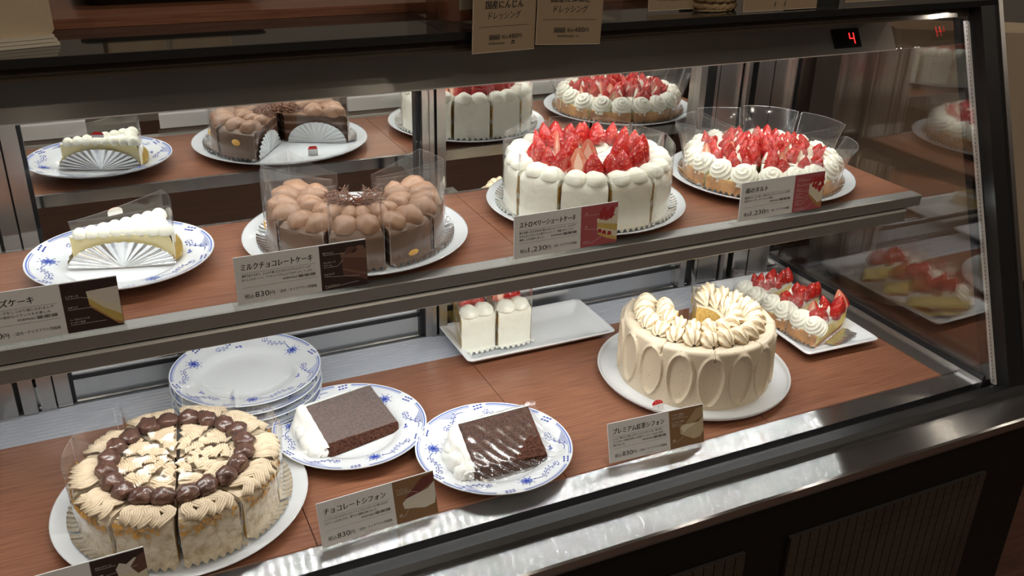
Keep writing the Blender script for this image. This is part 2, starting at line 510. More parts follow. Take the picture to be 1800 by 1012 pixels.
# header with its LED strips and the temperature display
b = MB()
b.prism([(1.016, 0.419), (1.038, 0.456), (1.222, 0.456), (1.222, 0.440), (1.05, 0.440), (1.05, 0.419)], -0.29, 1.0985, 'steeldark'); part('header', b)
b = MB(); b.box(-0.29, 1.10, 1.0165, 1.0185, 0.4175, 0.4195, 'spacer'); part('header_edge_strip', b)


def led_strip(name, x0, x1, c, nrm, k, pitch=0.0130):
    """a thin aluminium strip carrying separate LED chips"""
    b = MB()
    n = Vector(nrm).normalized(); t = n.cross(Vector((1, 0, 0)))
    cy, cz = c
    def P(x, a, d):
        return (x, cy + t.y * a + n.y * d, cz + t.z * a + n.z * d)
    b.poly([P(x0, -.004, 0), P(x1, -.004, 0), P(x1, .004, 0), P(x0, .004, 0)], 'spacer')
    x = x0 + 0.004
    while x < x1:
        q = [P(x, -.0015, .0006), P(x + .0025, -.0015, .0006), P(x + .0025, .0015, .0006), P(x, .0015, .0006)]
        v = (Vector(q[1]) - Vector(q[0])).cross(Vector(q[2]) - Vector(q[1]))
        b.poly(q if v.dot(n) > 0 else q[::-1], k)
        x += pitch
    return part(name, b)


b = MB(); b.box(-0.29, 1.10, 0.9285, 0.9300, 0.4790, 0.4965, 'black'); part('added_led_shield', b)  # unseen shield added to keep the front LEDs' light off the header
led_strip('front_led_strip', -0.15, 1.09, (GL(0.481) + 0.012, 0.488), (0, 0.42, -0.9), 'led')
led_strip('header_led_strip', -0.15, 1.09, (1.026, 0.4170), (0, 0.25, -0.97), 'led3')
b = MB()
FB, FE, FN = Vector((0, 1.016, 0.419)), Vector((0, 0.511, 0.860)), Vector((0, -0.860, 0.511))
def hd(x, s, d):
    p = FB + FE * s + FN * d
    return (x, p.y, p.z)
def plate(b, x0, x1, s0, s1, d0, d1, k, dx=0.0):
    i = [b.vert(hd(x + (dx if s == s1 else 0), s, d)) for d in (d0, d1) for s in (s0, s1) for x in (x0, x1)]
    for q in ((4, 5, 7, 6), (0, 1, 5, 4), (2, 6, 7, 3), (0, 4, 6, 2), (1, 3, 7, 5)):
        b.face([i[a] for a in q], k)
plate(b, 0.984, 1.032, 0.007, 0.035, 0.0, 0.003, 'black')
td = part('temperature_display', b)
td['label'] = 'black display panel with a red digit'
b = MB()
def seg(x0, x1, s0, s1):
    plate(b, x0, x1, s0, s1, 0.003, 0.0034, 'digit')
seg(1.0125, 1.0215, 0.0195, 0.0208); seg(1.0202, 1.0215, 0.0125, 0.0282); seg(1.0125, 1.0138, 0.0195, 0.0282)
o = link('red_digit', b.mesh('red_digit', False), td)
# left end, back wall, deck tray under the boards
b = MB(); b.box(-0.19, -0.165, 0.745, 1.235, -0.018, 0.44, 'steelv'); part('left_end_panel', b)
b = MB(); b.box(-0.29, 1.145, 1.2230, 1.2350, -0.018, 0.440, 'steelv'); b.box(-0.165, 1.100, 1.19, 1.222, -0.018, -0.002, 'steel'); part('back_frame', b)
# ribbed air grille between the boards and the doors
b = MB(); b.box(-0.155, 1.066, 1.108, 1.19, -0.018, -0.006, 'grilleslot')
for k in range(9):
    y = 1.1085 + k * 0.0082
    b.prism([(y, -0.006), (y + 0.001, -0.001), (y + 0.0062, -0.001), (y + 0.0068, -0.006)], -0.155, 1.066, 'grille')
part('air_grille', b)
b = MB(); b.box(-0.165, 1.10, 1.1925, 1.1950, -0.002, 0.030, 'steel'); b.box(-0.165, 1.10, 1.1915, 1.1950, 0.030, 0.036, 'black'); part('lower_door_rail', b)

KX = 0.981


def door(x0, x1, left, right):
    """one sliding mirror door: pane with its uprights"""
    b = MB(); b.box(x0 * KX, x1 * KX, 1.1950, 1.1990, 0.0, 0.440, 'mirror')
    d = part('mirror_door', b)
    for sx in (left, right):
        b = MB()
        for a0, a1, y, k in sx:
            b.box(a0 * KX, a1 * KX, y, 1.2050, 0.0, 0.4395, k)
        link('stile', b.mesh('stile', False), d)
    return d


door(-0.0655, 0.4235,
     [(-0.0700, -0.0655, 1.1880, 'black'), (-0.0880, -0.0700, 1.1810, 'steelv'), (-0.0900, -0.0880, 1.1890, 'black'), (-0.1080, -0.0900, 1.1780, 'steelv')],
     [(0.4235, 0.4300, 1.1880, 'black'), (0.4300, 0.4400, 1.1790, 'steelv'), (0.4400, 0.4465, 1.1760, 'steelv'), (0.4465, 0.4500, 1.1900, 'black')])
door(0.4630, 0.8960,
     [(0.4500, 0.4630, 1.1740, 'steelv')],
     [(0.8960, 0.9080, 1.1810, 'steelv'), (0.9080, 0.9240, 1.1910, 'black'), (0.9240, 0.9300, 1.1790, 'steelv'), (0.9300, 0.9340, 1.1910, 'black'), (0.9340, 0.9760, 1.1820, 'steelv')])
b = MB()
for a0, a1, y, k in ((-0.165, -0.135, 1.1730, 'steelv'), (-0.135, -0.129, 1.1890, 'black'), (-0.129, -0.112, 1.1760, 'steelv')):
    b.box(a0 * KX, a1 * KX, y, 1.2230, 0.0, 0.4395, k)
part('door_jamb', b)
b = MB()
for a0, a1, y, k in ((0.9790, 0.9860, 1.1690, 'steelv'), (0.9860, 0.9960, 1.1890, 'black'), (0.9960, 1.0010, 1.1670, 'steelv'), (1.0010, 1.0360, 1.1770, 'steelv'), (1.0375, 1.0480, 1.1750, 'steelv'), (1.0480, 1.0740, 1.1790, 'steelv'), (1.0740, 1.0770, 1.1690, 'steelv')):
    b.box(a0 * KX, a1 * KX, y, 1.2230, 0.0, 0.4395, k)
b.box(1.0565, 1.1010, 1.2090, 1.2230, 0.0, 0.4395, 'black')
b.T = Matrix.Translation((1.030, 1.1770, 0.372)) @ Matrix.Rotation(PI / 2, 4, 'X')
b.lathe([(0.0005, 0.0016), (0.0022, 0.0012), (0.003, 0)], 12, 'steel')
part('door_jamb', b)

# wooden boards on the deck
for x0, x1, lb in ((-0.165, 0.1545, 'brown wooden deck board under the chestnut cake and its price card'),
                   (0.1555, 0.4545, 'brown wooden deck board under the two chocolate chiffon plates'),
                   (0.4555, 0.7545, 'brown wooden deck board with the tea chiffon price card at its front edge'),
                   (0.7555, 1.0655, 'brown wooden deck board under the tray of tart slices')):
    b = MB()
    b.prism([(0.7872, -0.017), (0.7872, -0.0015), (0.7885, 0.0), (1.1075, 0.0), (1.1075, -0.017)], x0, x1, 'wood')
    tag(link('deck_board', b.mesh('deck_board', False)), lb, 'shelf board', 'wooden boards on the lower deck')

# upper shelf
sh = thing('display_shelf', 'steel framed upper shelf running across the middle of the case', 'shelf', (0.43, 0.99, 0.216))
def spart(name, b):
    o = link(name, b.mesh(name, False), sh); o.location = (-0.43, -0.99, -0.216); return o
b = MB()
b.prism([(0.8625, 0.2525), (0.8640, 0.2536), (0.8815, 0.2536), (0.8815, 0.2375), (0.8650, 0.2375), (0.8630, 0.2390)], -0.160, 1.035, 'steellip'); spart('front_lip', b)
b = MB()
b.prism([(0.8700, 0.2375), (0.8700, 0.2345), (0.9000, 0.2345), (0.9000, 0.2375)], -0.158, 1.030, 'black'); spart('lip_groove', b)
b = MB()
b.prism([(0.8650, 0.2315), (0.8680, 0.2345), (0.9020, 0.2345), (0.9020, 0.2165), (0.8660, 0.2165), (0.8650, 0.2175)], -0.158, 1.015, 'steellip'); spart('front_beam', b)
b = MB(); b.box(-0.158, 1.030, 0.900, 1.106, 0.2375, 0.2470, 'steel'); b.box(-0.158, 1.032, 1.1005, 1.1065, 0.2470, 0.2540, 'steel'); spart('shelf_pan', b)
for x in (-0.125, 0.4565, 0.990):
    b = MB(); b.prism([(0.902, 0.2372), (0.902, 0.2200), (1.170, 0.2020), (1.170, 0.2372)], x - 0.006, x + 0.006, 'steelv'); spart('bracket', b)
ob = led_strip('shelf_led_strip', -0.15, 1.012, (0.8850, 0.2150), (0, 0.34, -0.94), 'led2')
ob.parent = sh; ob.location = (-0.43, -0.99, -0.216)
for x0, x1, lb in ((-0.158, 0.4368, 'brown wooden shelf board under the cheesecake and the milk chocolate cake'),
                   (0.4376, 1.0345, 'brown wooden shelf board under the strawberry shortcake and strawberry tart')):
    b = MB(); b.box(x0, x1, 0.8818, 1.1002, 0.2473, H, 'wood')
    tag(link('shelf_board', b.mesh('shelf_board', False)), lb, 'shelf board', 'wooden boards on the upper shelf')


# ------------------------------------------------------------------ crockery
def interp(prof, r):
    for (r0, z0), (r1, z1) in zip(prof, prof[1:]):
        if r0 <= r <= r1:
            return z0 + (z1 - z0) * (r - r0) / (r1 - r0)
    return prof[-1][1]


WHITE_TOP = [(0.0, .0062), (.070, .0062), (.100, .0066), (.112, .0080), (.122, .0105), (.128, .0125)]


def white_plate(label, x, y, z, rad, flat=False):
    s = rad / 0.1285
    if flat:
        top = [(.0003, .0062), (.06, .0062), (.112, .0063), (.1225, .0068), (.1250, .0095), (.1265, .0128)]
        out = [(.1280, .0134), (.1287, .0124), (.1270, .0080), (.1180, .0020), (.110, .0), (.06, .0)]
    else:
        top = [(.0003, .0062), (.04, .0062)] + WHITE_TOP[1:]
        out = [(.1280, .0136), (.1287, .0128), (.1275, .0112), (.110, .0052), (.088, .0022), (.080, .0), (.074, .0), (.070, .003), (.001, .003)]
    b = MB(); b.lathe([(r * s, h) for r, h in (top + out)][::-1], 72, 'china')
    o = link('white_plate', b.mesh('white_plate', True, 60), None, (x, y, z))
    return tag(o, label, 'plate', 'white cake plates')


BT = [(0.0, .0046), (.040, .0046), (.054, .0052), (.058, .0070), (.062, .0100), (.070, .0122), (.084, .0152), (.0925, .0178), (.0946, .0186)]
BLUE = BT + [(.0954, .0188), (.0957, .0180), (.0945, .0166), (.075, .0105), (.060, .0052), (.052, .0016), (.050, 0), (.046, 0), (.044, .0022), (.0005, .0022)]


def flute_mesh():
    b = MB()
    prof = [(max(r, .0004), z) for r, z in BLUE][::-1]
    def fn(u, v):
        r, z = prof[round(v * (len(prof) - 1))]
        if .062 < r < .0955:
            z += .00022 * math.sin(u * 2 * PI * 90)
        return (r * math.cos(2 * PI * u), r * math.sin(2 * PI * u), z)
    b.grid(fn, 180, len(prof) - 1, 'china', cu=True)
    return b.mesh('blue_fluted_plate', True, 60)


def pattern_mesh():
    b = MB()
    def P(r, a, h=.00045):
        a = math.radians(a)
        return (r * math.cos(a), r * math.sin(a), interp(BT, r) + h)
    def stroke(pts, w, k):
        """pts: (r, angle) list drawn as a thin brush stroke on the plate"""
        n = len(pts); ids = []
        xy = [Vector((r * math.cos(R(a)), r * math.sin(R(a)))) for r, a in pts]
        for i in range(n):
            d = (xy[min(i + 1, n - 1)] - xy[max(i - 1, 0)]).normalized(); p = Vector((-d.y, d.x)) * w * .5
            pair = []
            for sgn in (1, -1):
                q = xy[i] + p * sgn; rr = q.length
                pair.append(b.vert((q.x, q.y, interp(BT, rr) + .00045)))
            ids.append(pair)
        for (a0, a1), (c0, c1) in zip(ids, ids[1:]):
            b.face((a0, a1, c1, c0), k)
    def petal(r, a, ln, w, ang, k='cobalt', n=9):
        c = Vector((r * math.cos(R(a)), r * math.sin(R(a)))); d = R(a + ang); pts = []
        for i in range(n):
            t = 2 * PI * i / n; x, y = math.cos(t) * ln / 2, math.sin(t) * w / 2 * (1 + .35 * math.cos(t))
            q = c + Vector((x * math.cos(d) - y * math.sin(d), x * math.sin(d) + y * math.cos(d)))
            pts.append((q.x, q.y, interp(BT, q.length) + .0005))
        b.poly(pts, k)
    for k in range(3):
        a0 = k * 120
        for r, w in ((.0928, .0015), (.0906, .0005)):
            for s0, s1 in ((7, 48), (68, 113)):
                stroke([(r, a0 + s0 + (s1 - s0) * i / 22) for i in range(23)], w, 'cobalt2')
        for c in (0, 58):                       # clusters of painted dots at the rim
            for i in range(3):
                for j in range(2):
                    petal(.0925 - .0045 * j - .0009 * i, a0 + c - 2.8 + 2.8 * i, .0040, .0021, 90 + 14)
        for c, s in ((28, 9),):         # hatched lace fans
            for i in range(15):
                t = i / 14
                stroke([(.0900, a0 + c - s + 2 * s * t), (.0900 - .0085 * (1 - abs(2 * t - 1)) - .001, a0 + c - s + 2 * s * t)], .0006, 'cobalt2')
        # open flower with a round eye
        fr, fa = .0735, a0 + 77
        for i in range(9):
            t = i * 40
            rr = Vector((fr * math.cos(R(fa)), fr * math.sin(R(fa)))) + Vector((math.cos(R(t)), math.sin(R(t)))) * .0052
            petal(rr.length, math.degrees(math.atan2(rr.y, rr.x)), .0048, .0030, t - math.degrees(math.atan2(rr.y, rr.x)), 'cobalt2')
        petal(fr, fa, .0070, .0066, 0, 'cobalt', 14); petal(fr, fa, .0024, .0020, 20, 'cobalt2')
        for i in range(8):
            t = i * 45 + 20
            rr = Vector((fr * math.cos(R(fa)), fr * math.sin(R(fa)))) + Vector((math.cos(R(t)), math.sin(R(t)))) * .0098
            an = math.degrees(math.atan2(rr.y, rr.x))
            petal(rr.length, an, .0024, .0012, t - an)
        # tendrils with little leaves
        for s0, s1, rA, rB in ((84, 112, .0745, .0800), (14, 40, .0850, .0730)):
            pts = [(rA + (rB - rA) * i / 12 + .0035 * math.sin(i / 12 * 2 * PI), a0 + s0 + (s1 - s0) * i / 12) for i in range(13)]
            stroke(pts, .0008, 'cobalt')
            for i in (4, 6, 8, 10, 12):
                r, a = pts[i]
                petal(r + .0030, a, .0034, .0014, 60); petal(r - .0030, a + 1, .0034, .0014, -60)
            r, a = pts[12]
            for q in range(4):
                petal(r + .0026 * math.sin(q * 1.7), a + 2.6 * (1 if s1 > s0 else -1) + 1.6 * math.cos(q * 1.7), .0026, .0013, q * 40)
        petal(.0690, a0 + 18, .0060, .0035, 30, 'cobalt2'); petal(.0690, a0 + 22, .0045, .0025, 80, 'cobalt')
    return b.mesh('blue_painted_pattern', False)


FL, PT = flute_mesh(), pattern_mesh()


def blue_plate(label, x, y, z, rot, group='blue patterned plates'):
    o = tag(link('blue_patterned_plate', FL, None, (x, y, z), (0, 0, R(rot))), label, 'plate', group)
    link('blue_painted_pattern', PT, o)
    return o


ZP = .0063           # height of the plate surface the cakes stand on
P_SHORT, P_CHOC, P_TART, P_TEA, P_MONT = (0.577, 0.993), (0.272, 0.994), (0.862, 0.998), (0.7335, 0.9310), (0.0360, 0.9130)
white_plate('white round plate under the strawberry shortcake', *P_SHORT, H, 0.1285)
white_plate('white round plate under the milk chocolate cake', *P_CHOC, H, 0.1300)
white_plate('white round plate under the strawberry tart', *P_TART, H, 0.1300)
white_plate('white flat rimmed plate under the tea chiffon cake', *P_TEA, 0, 0.1355, True)
white_plate('large white plate under the chestnut cake at the lower left', *P_MONT, 0, 0.1365)
P_CHEESE, P_C1, P_C2, P_STACK = (0.017, 1.0115), (0.2444, 0.9710), (0.3913, 0.8575), (0.1430, 1.0960)
blue_plate('blue patterned plate holding the single cheesecake slice on the upper shelf', *P_CHEESE, H, -148)
blue_plate('blue patterned plate under the left chocolate chiffon slice', *P_C1, 0, -160)
blue_plate('blue patterned plate under the film-wrapped chocolate chiffon slice', *P_C2, 0, -160)
for i, (lb, r, dx, dy) in enumerate((('bottom blue patterned plate of the stack of empty plates', 10, -.0008, 0), ('second blue patterned plate from the bottom of the empty stack', 75, .001, .001),
                                     ('third blue patterned plate from the bottom, just under the top empty plate', 35, -.0006, -.001), ('top blue patterned plate of the stack of empty plates', -52, .0004, 0))):
    blue_plate(lb, P_STACK[0] + dx, P_STACK[1] + dy, 0.0122 * i, r, 'stack of empty blue patterned plates')


def rrect(w, d, r, n=6):
    pts = []
    for cx, cy, a0 in ((w / 2 - r, d / 2 - r, 0), (-w / 2 + r, d / 2 - r, 90), (-w / 2 + r, -d / 2 + r, 180), (w / 2 - r, -d / 2 + r, 270)):
        for i in range(n + 1):
            a = R(a0 + 90 * i / n); pts.append((cx + r * math.cos(a), cy + r * math.sin(a)))
    return pts


def tray(label, x, y, w, d, rz):
    b = MB(); rings = []
    for inset, z, r in ((.030, .0005, .004), (.022, 0, .004), (.010, .006, .006), (.0006, .0135, .008), (0, .0150, .008), (.001, .0160, .008), (.007, .0150, .006), (.0085, .0142, .005), (.020, .0058, .004), (.034, .0050, .003)):
        rings.append([b.vert((px, py, z)) for px, py in rrect(w - 2 * inset, d - 2 * inset, r)])
    n = len(rings[0])
    for p, q in zip(rings, rings[1:]):
        for i in range(n):
            b.face((p[i], p[(i + 1) % n], q[(i + 1) % n], q[i]), 'china')
    b.face(rings[-1], 'china'); b.face(rings[0][::-1], 'china')
    return tag(link('serving_tray', b.mesh('serving_tray', True, 50), None, (x, y, 0), (0, 0, R(rz))), label, 'tray', 'white rectangular trays')


tray('white rectangular tray half empty behind, holding two strawberry shortcake slices', 0.5630, 1.1200, 0.243, 0.120, 0)
tray('white rectangular tray at the right end holding strawberry tart slices', 0.9780, 1.0180, 0.136, 0.262, -2.0)


# ------------------------------------------------------------------ shared toppings
def ell_mesh(name, k, rx, ry, rz, nu=16, nv=10, tipx=0.0, wob=0.0, seed=0, flatbottom=True, tail=0.0):
    b = MB()
    def fn(u, v):
        t, p = 2 * PI * u, PI * (v - .5)
        x, y, z = math.cos(p) * math.cos(t), math.cos(p) * math.sin(t), math.sin(p)
        z = z if z > 0 or not flatbottom else z * .35
        if tail and y > 0:
            x *= 1 - tail * y * .7; z *= 1 - tail * y * .6; y *= 1 + tail
        q = Vector((x * rx, y * ry, z * rz))
        if tipx and z > .6:
            q.z += tipx * (z - .6) ** 2 * 6
        if wob:
            q *= 1 + wob * noise.noise(Vector((x * 1.7 + seed, y * 1.7, z * 1.7)))
        return q
    b.grid(fn, nu, nv, k, cu=True)
    return b.mesh(name, True)


def berry_meshes():
    out = []
    def prof(t):      # radius along the height of a strawberry, widest near the base
        return (math.sin(PI * min(1, t * .62 + .38)) ** .8) * (1 - .12 * t) if t < .999 else 0.0
    for i, (rr, hh, b1, b2) in enumerate(((.0105, .030, .1, .0), (.0118, .027, 0, .1), (.0095, .026, .12, .05))):
        b = MB()
        def fn(u, v):
            r = max(prof(v), .0) * rr * (1 + b1 * math.cos(4 * PI * u + 1) * .6 + b2 * math.sin(2 * PI * u))
            if v < .14:
                r *= .55 + v / .14 * .45
            return (r * math.cos(2 * PI * u) + b1 * .01 * v * v, r * math.sin(2 * PI * u), v * hh)
        b.grid(fn, 20, 14, 'berry', cu=True)
        out.append(b.mesh('strawberry', True))
    for i, (rr, hh) in enumerate(((.0115, .029), (.0105, .026))):       # halved berries with a flat cut face
        b = MB()
        def fn(u, v):
            r = prof(v) * rr * (1 if v > .14 else .6 + v / .14 * .4)
            return (r * math.cos(PI * u), r * math.sin(PI * u) * .95, v * hh)
        b.grid(fn, 12, 14, 'berry')
        def fc(u, v):
            r = prof(v) * rr * (1 if v > .14 else .6 + v / .14 * .4)
            return (r * (2 * u - 1), -.0002 + .0 * v, v * hh)
        def kk(u, v):
            e = abs(2 * u - 1)
            return 'berry' if e > .93 or v > .95 else ('berrycore' if e < .42 * math.sin(PI * min(1, v / .80)) ** .8 and v < .80 else 'berrycut')
        b.grid(fc, 30, 26, kk)
        out.append(b.mesh('strawberry', True, 50))
    return out


BERRY = berry_meshes()
DOLLOP = [ell_mesh('cream_dollop', 'cream', .0145, .0150, .0125, 28, 18, 0, .10, s, True, .25) for s in (1, 5, 9)]
CHOCD = [ell_mesh('chocolate_cream_dollop', 'choc', .0146, .0172, .0142, 32, 20, 0, .11, s, True, .22) for s in (2, 6, 11)]


def rosette_mesh(name, k, r, h, arms=1, turns=3.2, amp=.1, teeth=0):
    b = MB()
    def fn(u, v):
        a = 2 * PI * u; p = v * PI / 2
        ph = 2 * PI * (turns * v) - arms * a
        w = 1 + amp * math.sin(ph)
        if teeth:
            w += .05 * math.cos(teeth * a + 5 * v)
        rr = r * math.cos(p) ** .75 * w
        return (rr * math.cos(a), rr * math.sin(a), h * math.sin(p) ** 1.2 + .0007 * math.cos(ph) - .002 * (1 - v))
    b.grid(fn, 40, 44, k, cu=True)
    return b.mesh(name, True)


ROSE = [rosette_mesh('cream_rosette', 'cream', .0182, .0195, 1, 4.6, .075), rosette_mesh('cream_rosette', 'cream', .0172, .0210, 1, 5.0, .075)]
STAR = rosette_mesh('cream_rosette', 'cream', .0165, .021, 9, 1.0, .13)


def shell_mesh(L, W, Hh, ridges=7):
    """piped shell: ridged teardrop lying along +Y, ridge crests browned"""
    b = MB()
    def fn(u, v):
        t = 2 * PI * u
        w = math.sin(PI * min(1, .04 + .96 * (v ** .75))) ** .7
        rd = 1 + .15 * math.cos(ridges * t + 1.4 * math.sin(v * 3))
        x = math.cos(t) * W * w * rd; z = math.sin(t) * Hh * w * rd
        z = z if z > 0 else z * .3
        return (x, (v - .42) * L, z + .0015 + .004 * math.sin(v * PI))
    def kk(u, v):
        t = 2 * PI * u
        return 'toast' if math.cos(ridges * t + 1.4 * math.sin(v * 3)) > .80 and math.sin(t) > -.1 and v < .85 else 'meringue'
    b.grid(fn, 56, 16, kk, cu=True)
    return b.mesh('piped_meringue', True)


SHELL = [shell_mesh(.034, .0115, .0135, 8), shell_mesh(.030, .0105, .012, 8)]


# ------------------------------------------------------------------ slices of round cakes
def wedge_mesh(name, a, Rr, Hh, wall, top, layers, inner, flute=0, wob=.0006, seed=0, rnd=.005, r0=.0035, flat=.35):
    """a = half angle; the slice points its rounded outer wall towards -Y"""
    b = MB(); na, nz, nr = 14, 9, 7
    def rad(t):
        chord = Rr * math.cos(a) / math.cos(t)
        r = Rr * (1 - flat) + chord * flat
        if flute:
            r += .0011 * math.cos(t * flute)
        return r
    def wall_fn(u, v):
        t = (2 * u - 1) * a; z = v * Hh
        r = rad(t) + wob * noise.noise(Vector((t * 9 + seed, z * 90, seed)))
        d = Hh - z
        if d < rnd:
            r -= rnd - math.sqrt(max(0, rnd * rnd - (rnd - d) ** 2))
        return (r * math.sin(t), -r * math.cos(t), z)
    b.grid(wall_fn, na, nz, wall)
    def top_fn(u, v):
        t = (2 * u - 1) * a; r = r0 + (rad(t) - rnd - r0) * v
        return (r * math.sin(t), -r * math.cos(t), Hh + wob * .8 * noise.noise(Vector((t * 5, r * 80, seed))) * (v < 1))
    b.grid(top_fn, na, nr, top, flip=True)
    zs = [0.0]
    for z1, k in layers:
        zs.append(z1)
    for sg in (1, -1):
        for (z0, z1), (_, k) in zip(zip(zs, zs[1:]), layers):
            def cut(u, v):
                z = (z0 + (z1 - z0) * v) * Hh; r = r0 + (rad(a) - r0) * u
                d = Hh - z
                if d < rnd and u > .999:
                    r -= rnd - math.sqrt(max(0, rnd * rnd - (rnd - d) ** 2))
                off = .0005 * noise.noise(Vector((r * 160, z * 160, seed + sg)))
                return (sg * (r * math.sin(a)) + off, -r * math.cos(a), z)
            b.grid(cut, nr + 3, 2, k, flip=sg > 0)
    b.poly([(0, 0, 0)] + [(rad(a * q) * math.sin(a * q), -rad(a * q) * math.cos(a * q), 0) for q in (-1, -.5, 0, .5, 1)], inner)
    return b.mesh(name, True, 50)


def film_mesh(a, Rr, Hs, Ha, flare, seed, rin=.022, off=.0016, front=None):
    """clear sleeve around a slice: up one cut side, round the outer wall and down the other side"""
    rnd = random.Random(seed); b = MB(); path = []
    ph = [rnd.uniform(0, 6.28) for _ in range(4)]
    for i in range(6):
        path.append((-a, rin + (Rr - rin) * i / 6))
    ce = .0007 / Rr
    for t in [-a, -a + ce] + [-a + 2 * a * i / 12 for i in range(1, 12)] + [a - ce, a]:
        path.append((t, Rr + off))
    for i in range(6):
        path.append((a, Rr - (Rr - rin) * (i + 1) / 6))
    n = len(path) - 1; tl = rnd.uniform(-.006, .006)
    def fn(u, v):
        i = min(n, round(u * n)); t, r = path[i]
        side = abs(t) >= a - 1e-6 and r < Rr
        q = max(0, min(1, (r - rin) / (Rr - rin)))
        hz = (Hs + (Ha - Hs) * q ** 1.5) + .0016 * math.sin(7 * u + ph[0]) + tl * (u - .5)
        v = v * 8 / 7 if v < .99 * 7 / 8 else (1 - .0007 / hz if v < .99 else 1.0)
        z = .0012 + (hz - .0012) * v
        rr = r + (flare * v ** 2 * q) + .0006 * math.sin(12 * u + 9 * v + ph[1]) * v
        x, y = rr * math.sin(t), -rr * math.cos(t)
        if side:
            x += (1 if t > 0 else -1) * (.0004 + .0008 * math.sin(6 * v + 14 * u + ph[2]) * v)
        return (x, y, z)
    corner = (6, 19)
    b.grid(fn, n, 8, lambda u, v: 'filmfold' if int(u * n) in corner else ('filmedge' if v > .875 else 'film'))
    return b.mesh('film_sleeve', True)


def foil_mesh(a, Rr, out, rise, k='foil', pleat=None):
    """foil base: flat wedge with a pleated skirt beyond the outer wall"""
    b = MB(); np_ = pleat or max(7, int(a * 2 * Rr / .0068))
    b.poly([(0, 0, .0006)] + [(Rr * math.sin(a * q), -Rr * math.cos(a * q), .0006) for q in (-1, -.6, -.2, .2, .6, 1)], k)
    n = np_ * 4
    def fn(u, v):
        t = (2 * u - 1) * a; r = Rr - .001 + out * v
        z = .0012 + rise * v * v + .0028 * v * math.cos(2 * PI * np_ * u)
        return (r * math.sin(t), -r * math.cos(t), z)
    b.grid(fn, n, 4, k)
    return b.mesh('foil_base', True)


def fan_mesh(L, Hh, k, pleats=15):
    """semicircular pleated foil flap: lies in the XZ plane, X from 0 to L"""
    b = MB()
    def fn(u, v):
        t = PI * u; x = L / 2 - L / 2 * math.cos(t) * v; z = Hh * math.sin(t) * v
        return (x, .0012 * math.cos(2 * PI * pleats * u) * v + .0016 * (1 - v) * noise.noise(Vector((x * 420, z * 420, 3))), z)
    b.grid(fn, pleats * 6, 6, k)
    return b.mesh('pleated_foil_flap', True)


def put_slice(label, group, cat, c, zb, phi, push, me_body):
    ph = R(phi); d = (math.sin(ph), -math.cos(ph))
    t = thing('cake_slice', label, cat, (c[0] + d[0] * push, c[1] + d[1] * push, zb), ph, group)
    link('cake_body', me_body, t)
    return t


def pol(r, deg, z):
    return (r * math.sin(R(deg)), -r * math.cos(R(deg)), z)


def berry(t, r, deg, z, kind, tiltx, tilty, s, spin):
    return link('strawberry', BERRY[kind], t, pol(r, deg, z), (R(tiltx), R(tilty), R(spin)), (s * BS[0], s * BS[0], s * BS[0]))


# ------------------------------------------------------------------ strawberry shortcake (eleven slices)
def where(phi):
    """plain-word side of a round cake for a slice facing phi (0 = the customer, 90 = right)"""
    phi = (phi + 180) % 360 - 180
    return phi


SC_H = 0.0600
BS = [1.0]
SC_LAY = [(.06, 'creamwall'), (.40, 'sponge'), (.52, 'creamwall'), (.88, 'sponge'), (1.0, 'creamwall')]
short_b = [-81, -47, -14.5, 19.0, 51.5, 84, 116.5, 149, 181.5, 214, 246.5, 279]
short_l = ['strawberry shortcake slice at the far left edge of the whole shortcake', 'strawberry shortcake slice just left of the price card behind it',
           'strawberry shortcake slice at the front, standing behind the rose price card', 'strawberry shortcake slice at the front, right of the rose price card',
           'strawberry shortcake slice at the right side of the shortcake', 'strawberry shortcake slice at the far right rear of the shortcake',
           'strawberry shortcake slice at the right of the shortcake back', 'strawberry shortcake slice in the middle of the back, right of centre',
           'strawberry shortcake slice in the middle of the back, left of centre', 'strawberry shortcake slice at the left of the shortcake back',
           'strawberry shortcake slice at the far left rear of the shortcake']
rs = random.Random(4)


def short_slice(label, group, c, zb, phi, half, push=.0012, seed=0, film_top=.082, Rr=.1035):
    a = R(half)
    t = put_slice(label, group, 'cake slice', c, zb, phi, push, wedge_mesh('cake_body', a, Rr, SC_H, 'creamwall', 'cream', SC_LAY, 'creamwall', 0, .0014, seed, .005, .0035, .45))
    r = random.Random(seed * 7 + 1)
    for sg in (-1, 1):
        link('cream_dollop', DOLLOP[(seed + (sg > 0)) % 3], t, pol(.0885, sg * half * .48, SC_H - .001), (0, 0, R(sg * half * .48) + r.uniform(-.3, .3)), (1.0, 1.0, 1.05))
    link('cream_dollop', DOLLOP[seed % 3], t, pol(.046, 0, SC_H - .002), (0, 0, r.uniform(0, 3)), (.9, .9, .7))
    for sg in (-1, 1):
        k = r.choice((0, 1, 2, 0, 1, 3))
        berry(t, .0655, sg * half * .52, SC_H - .001, k, r.uniform(-8, 4), r.uniform(-7, 7), r.uniform(.92, 1.08), 0 if k > 2 else r.uniform(0, 360))
    k = r.choice((0, 2, 4, 3, 1))
    if seed % 3 != 2:
        berry(t, .040, r.uniform(-4, 4), SC_H + .006, k, r.uniform(-6, 6), r.uniform(-6, 6), r.uniform(.95, 1.1), 0 if k > 2 else r.uniform(0, 360))
    link('film_sleeve', film_mesh(a, Rr, film_top - .004, film_top, .0, seed + 3), t)
    link('foil_base', foil_mesh(a, Rr - .004, .016, .0042), t)
    return t


BS[0] = 1.12
for i, (p0, p1) in enumerate(zip(short_b, short_b[1:])):
    short_slice(short_l[i], 'slices of the strawberry shortcake', P_SHORT, H + ZP, (p0 + p1) / 2, (p1 - p0) / 2 - .9, .0030, i, .070 if abs((p0 + p1) / 2) < 60 else .083)

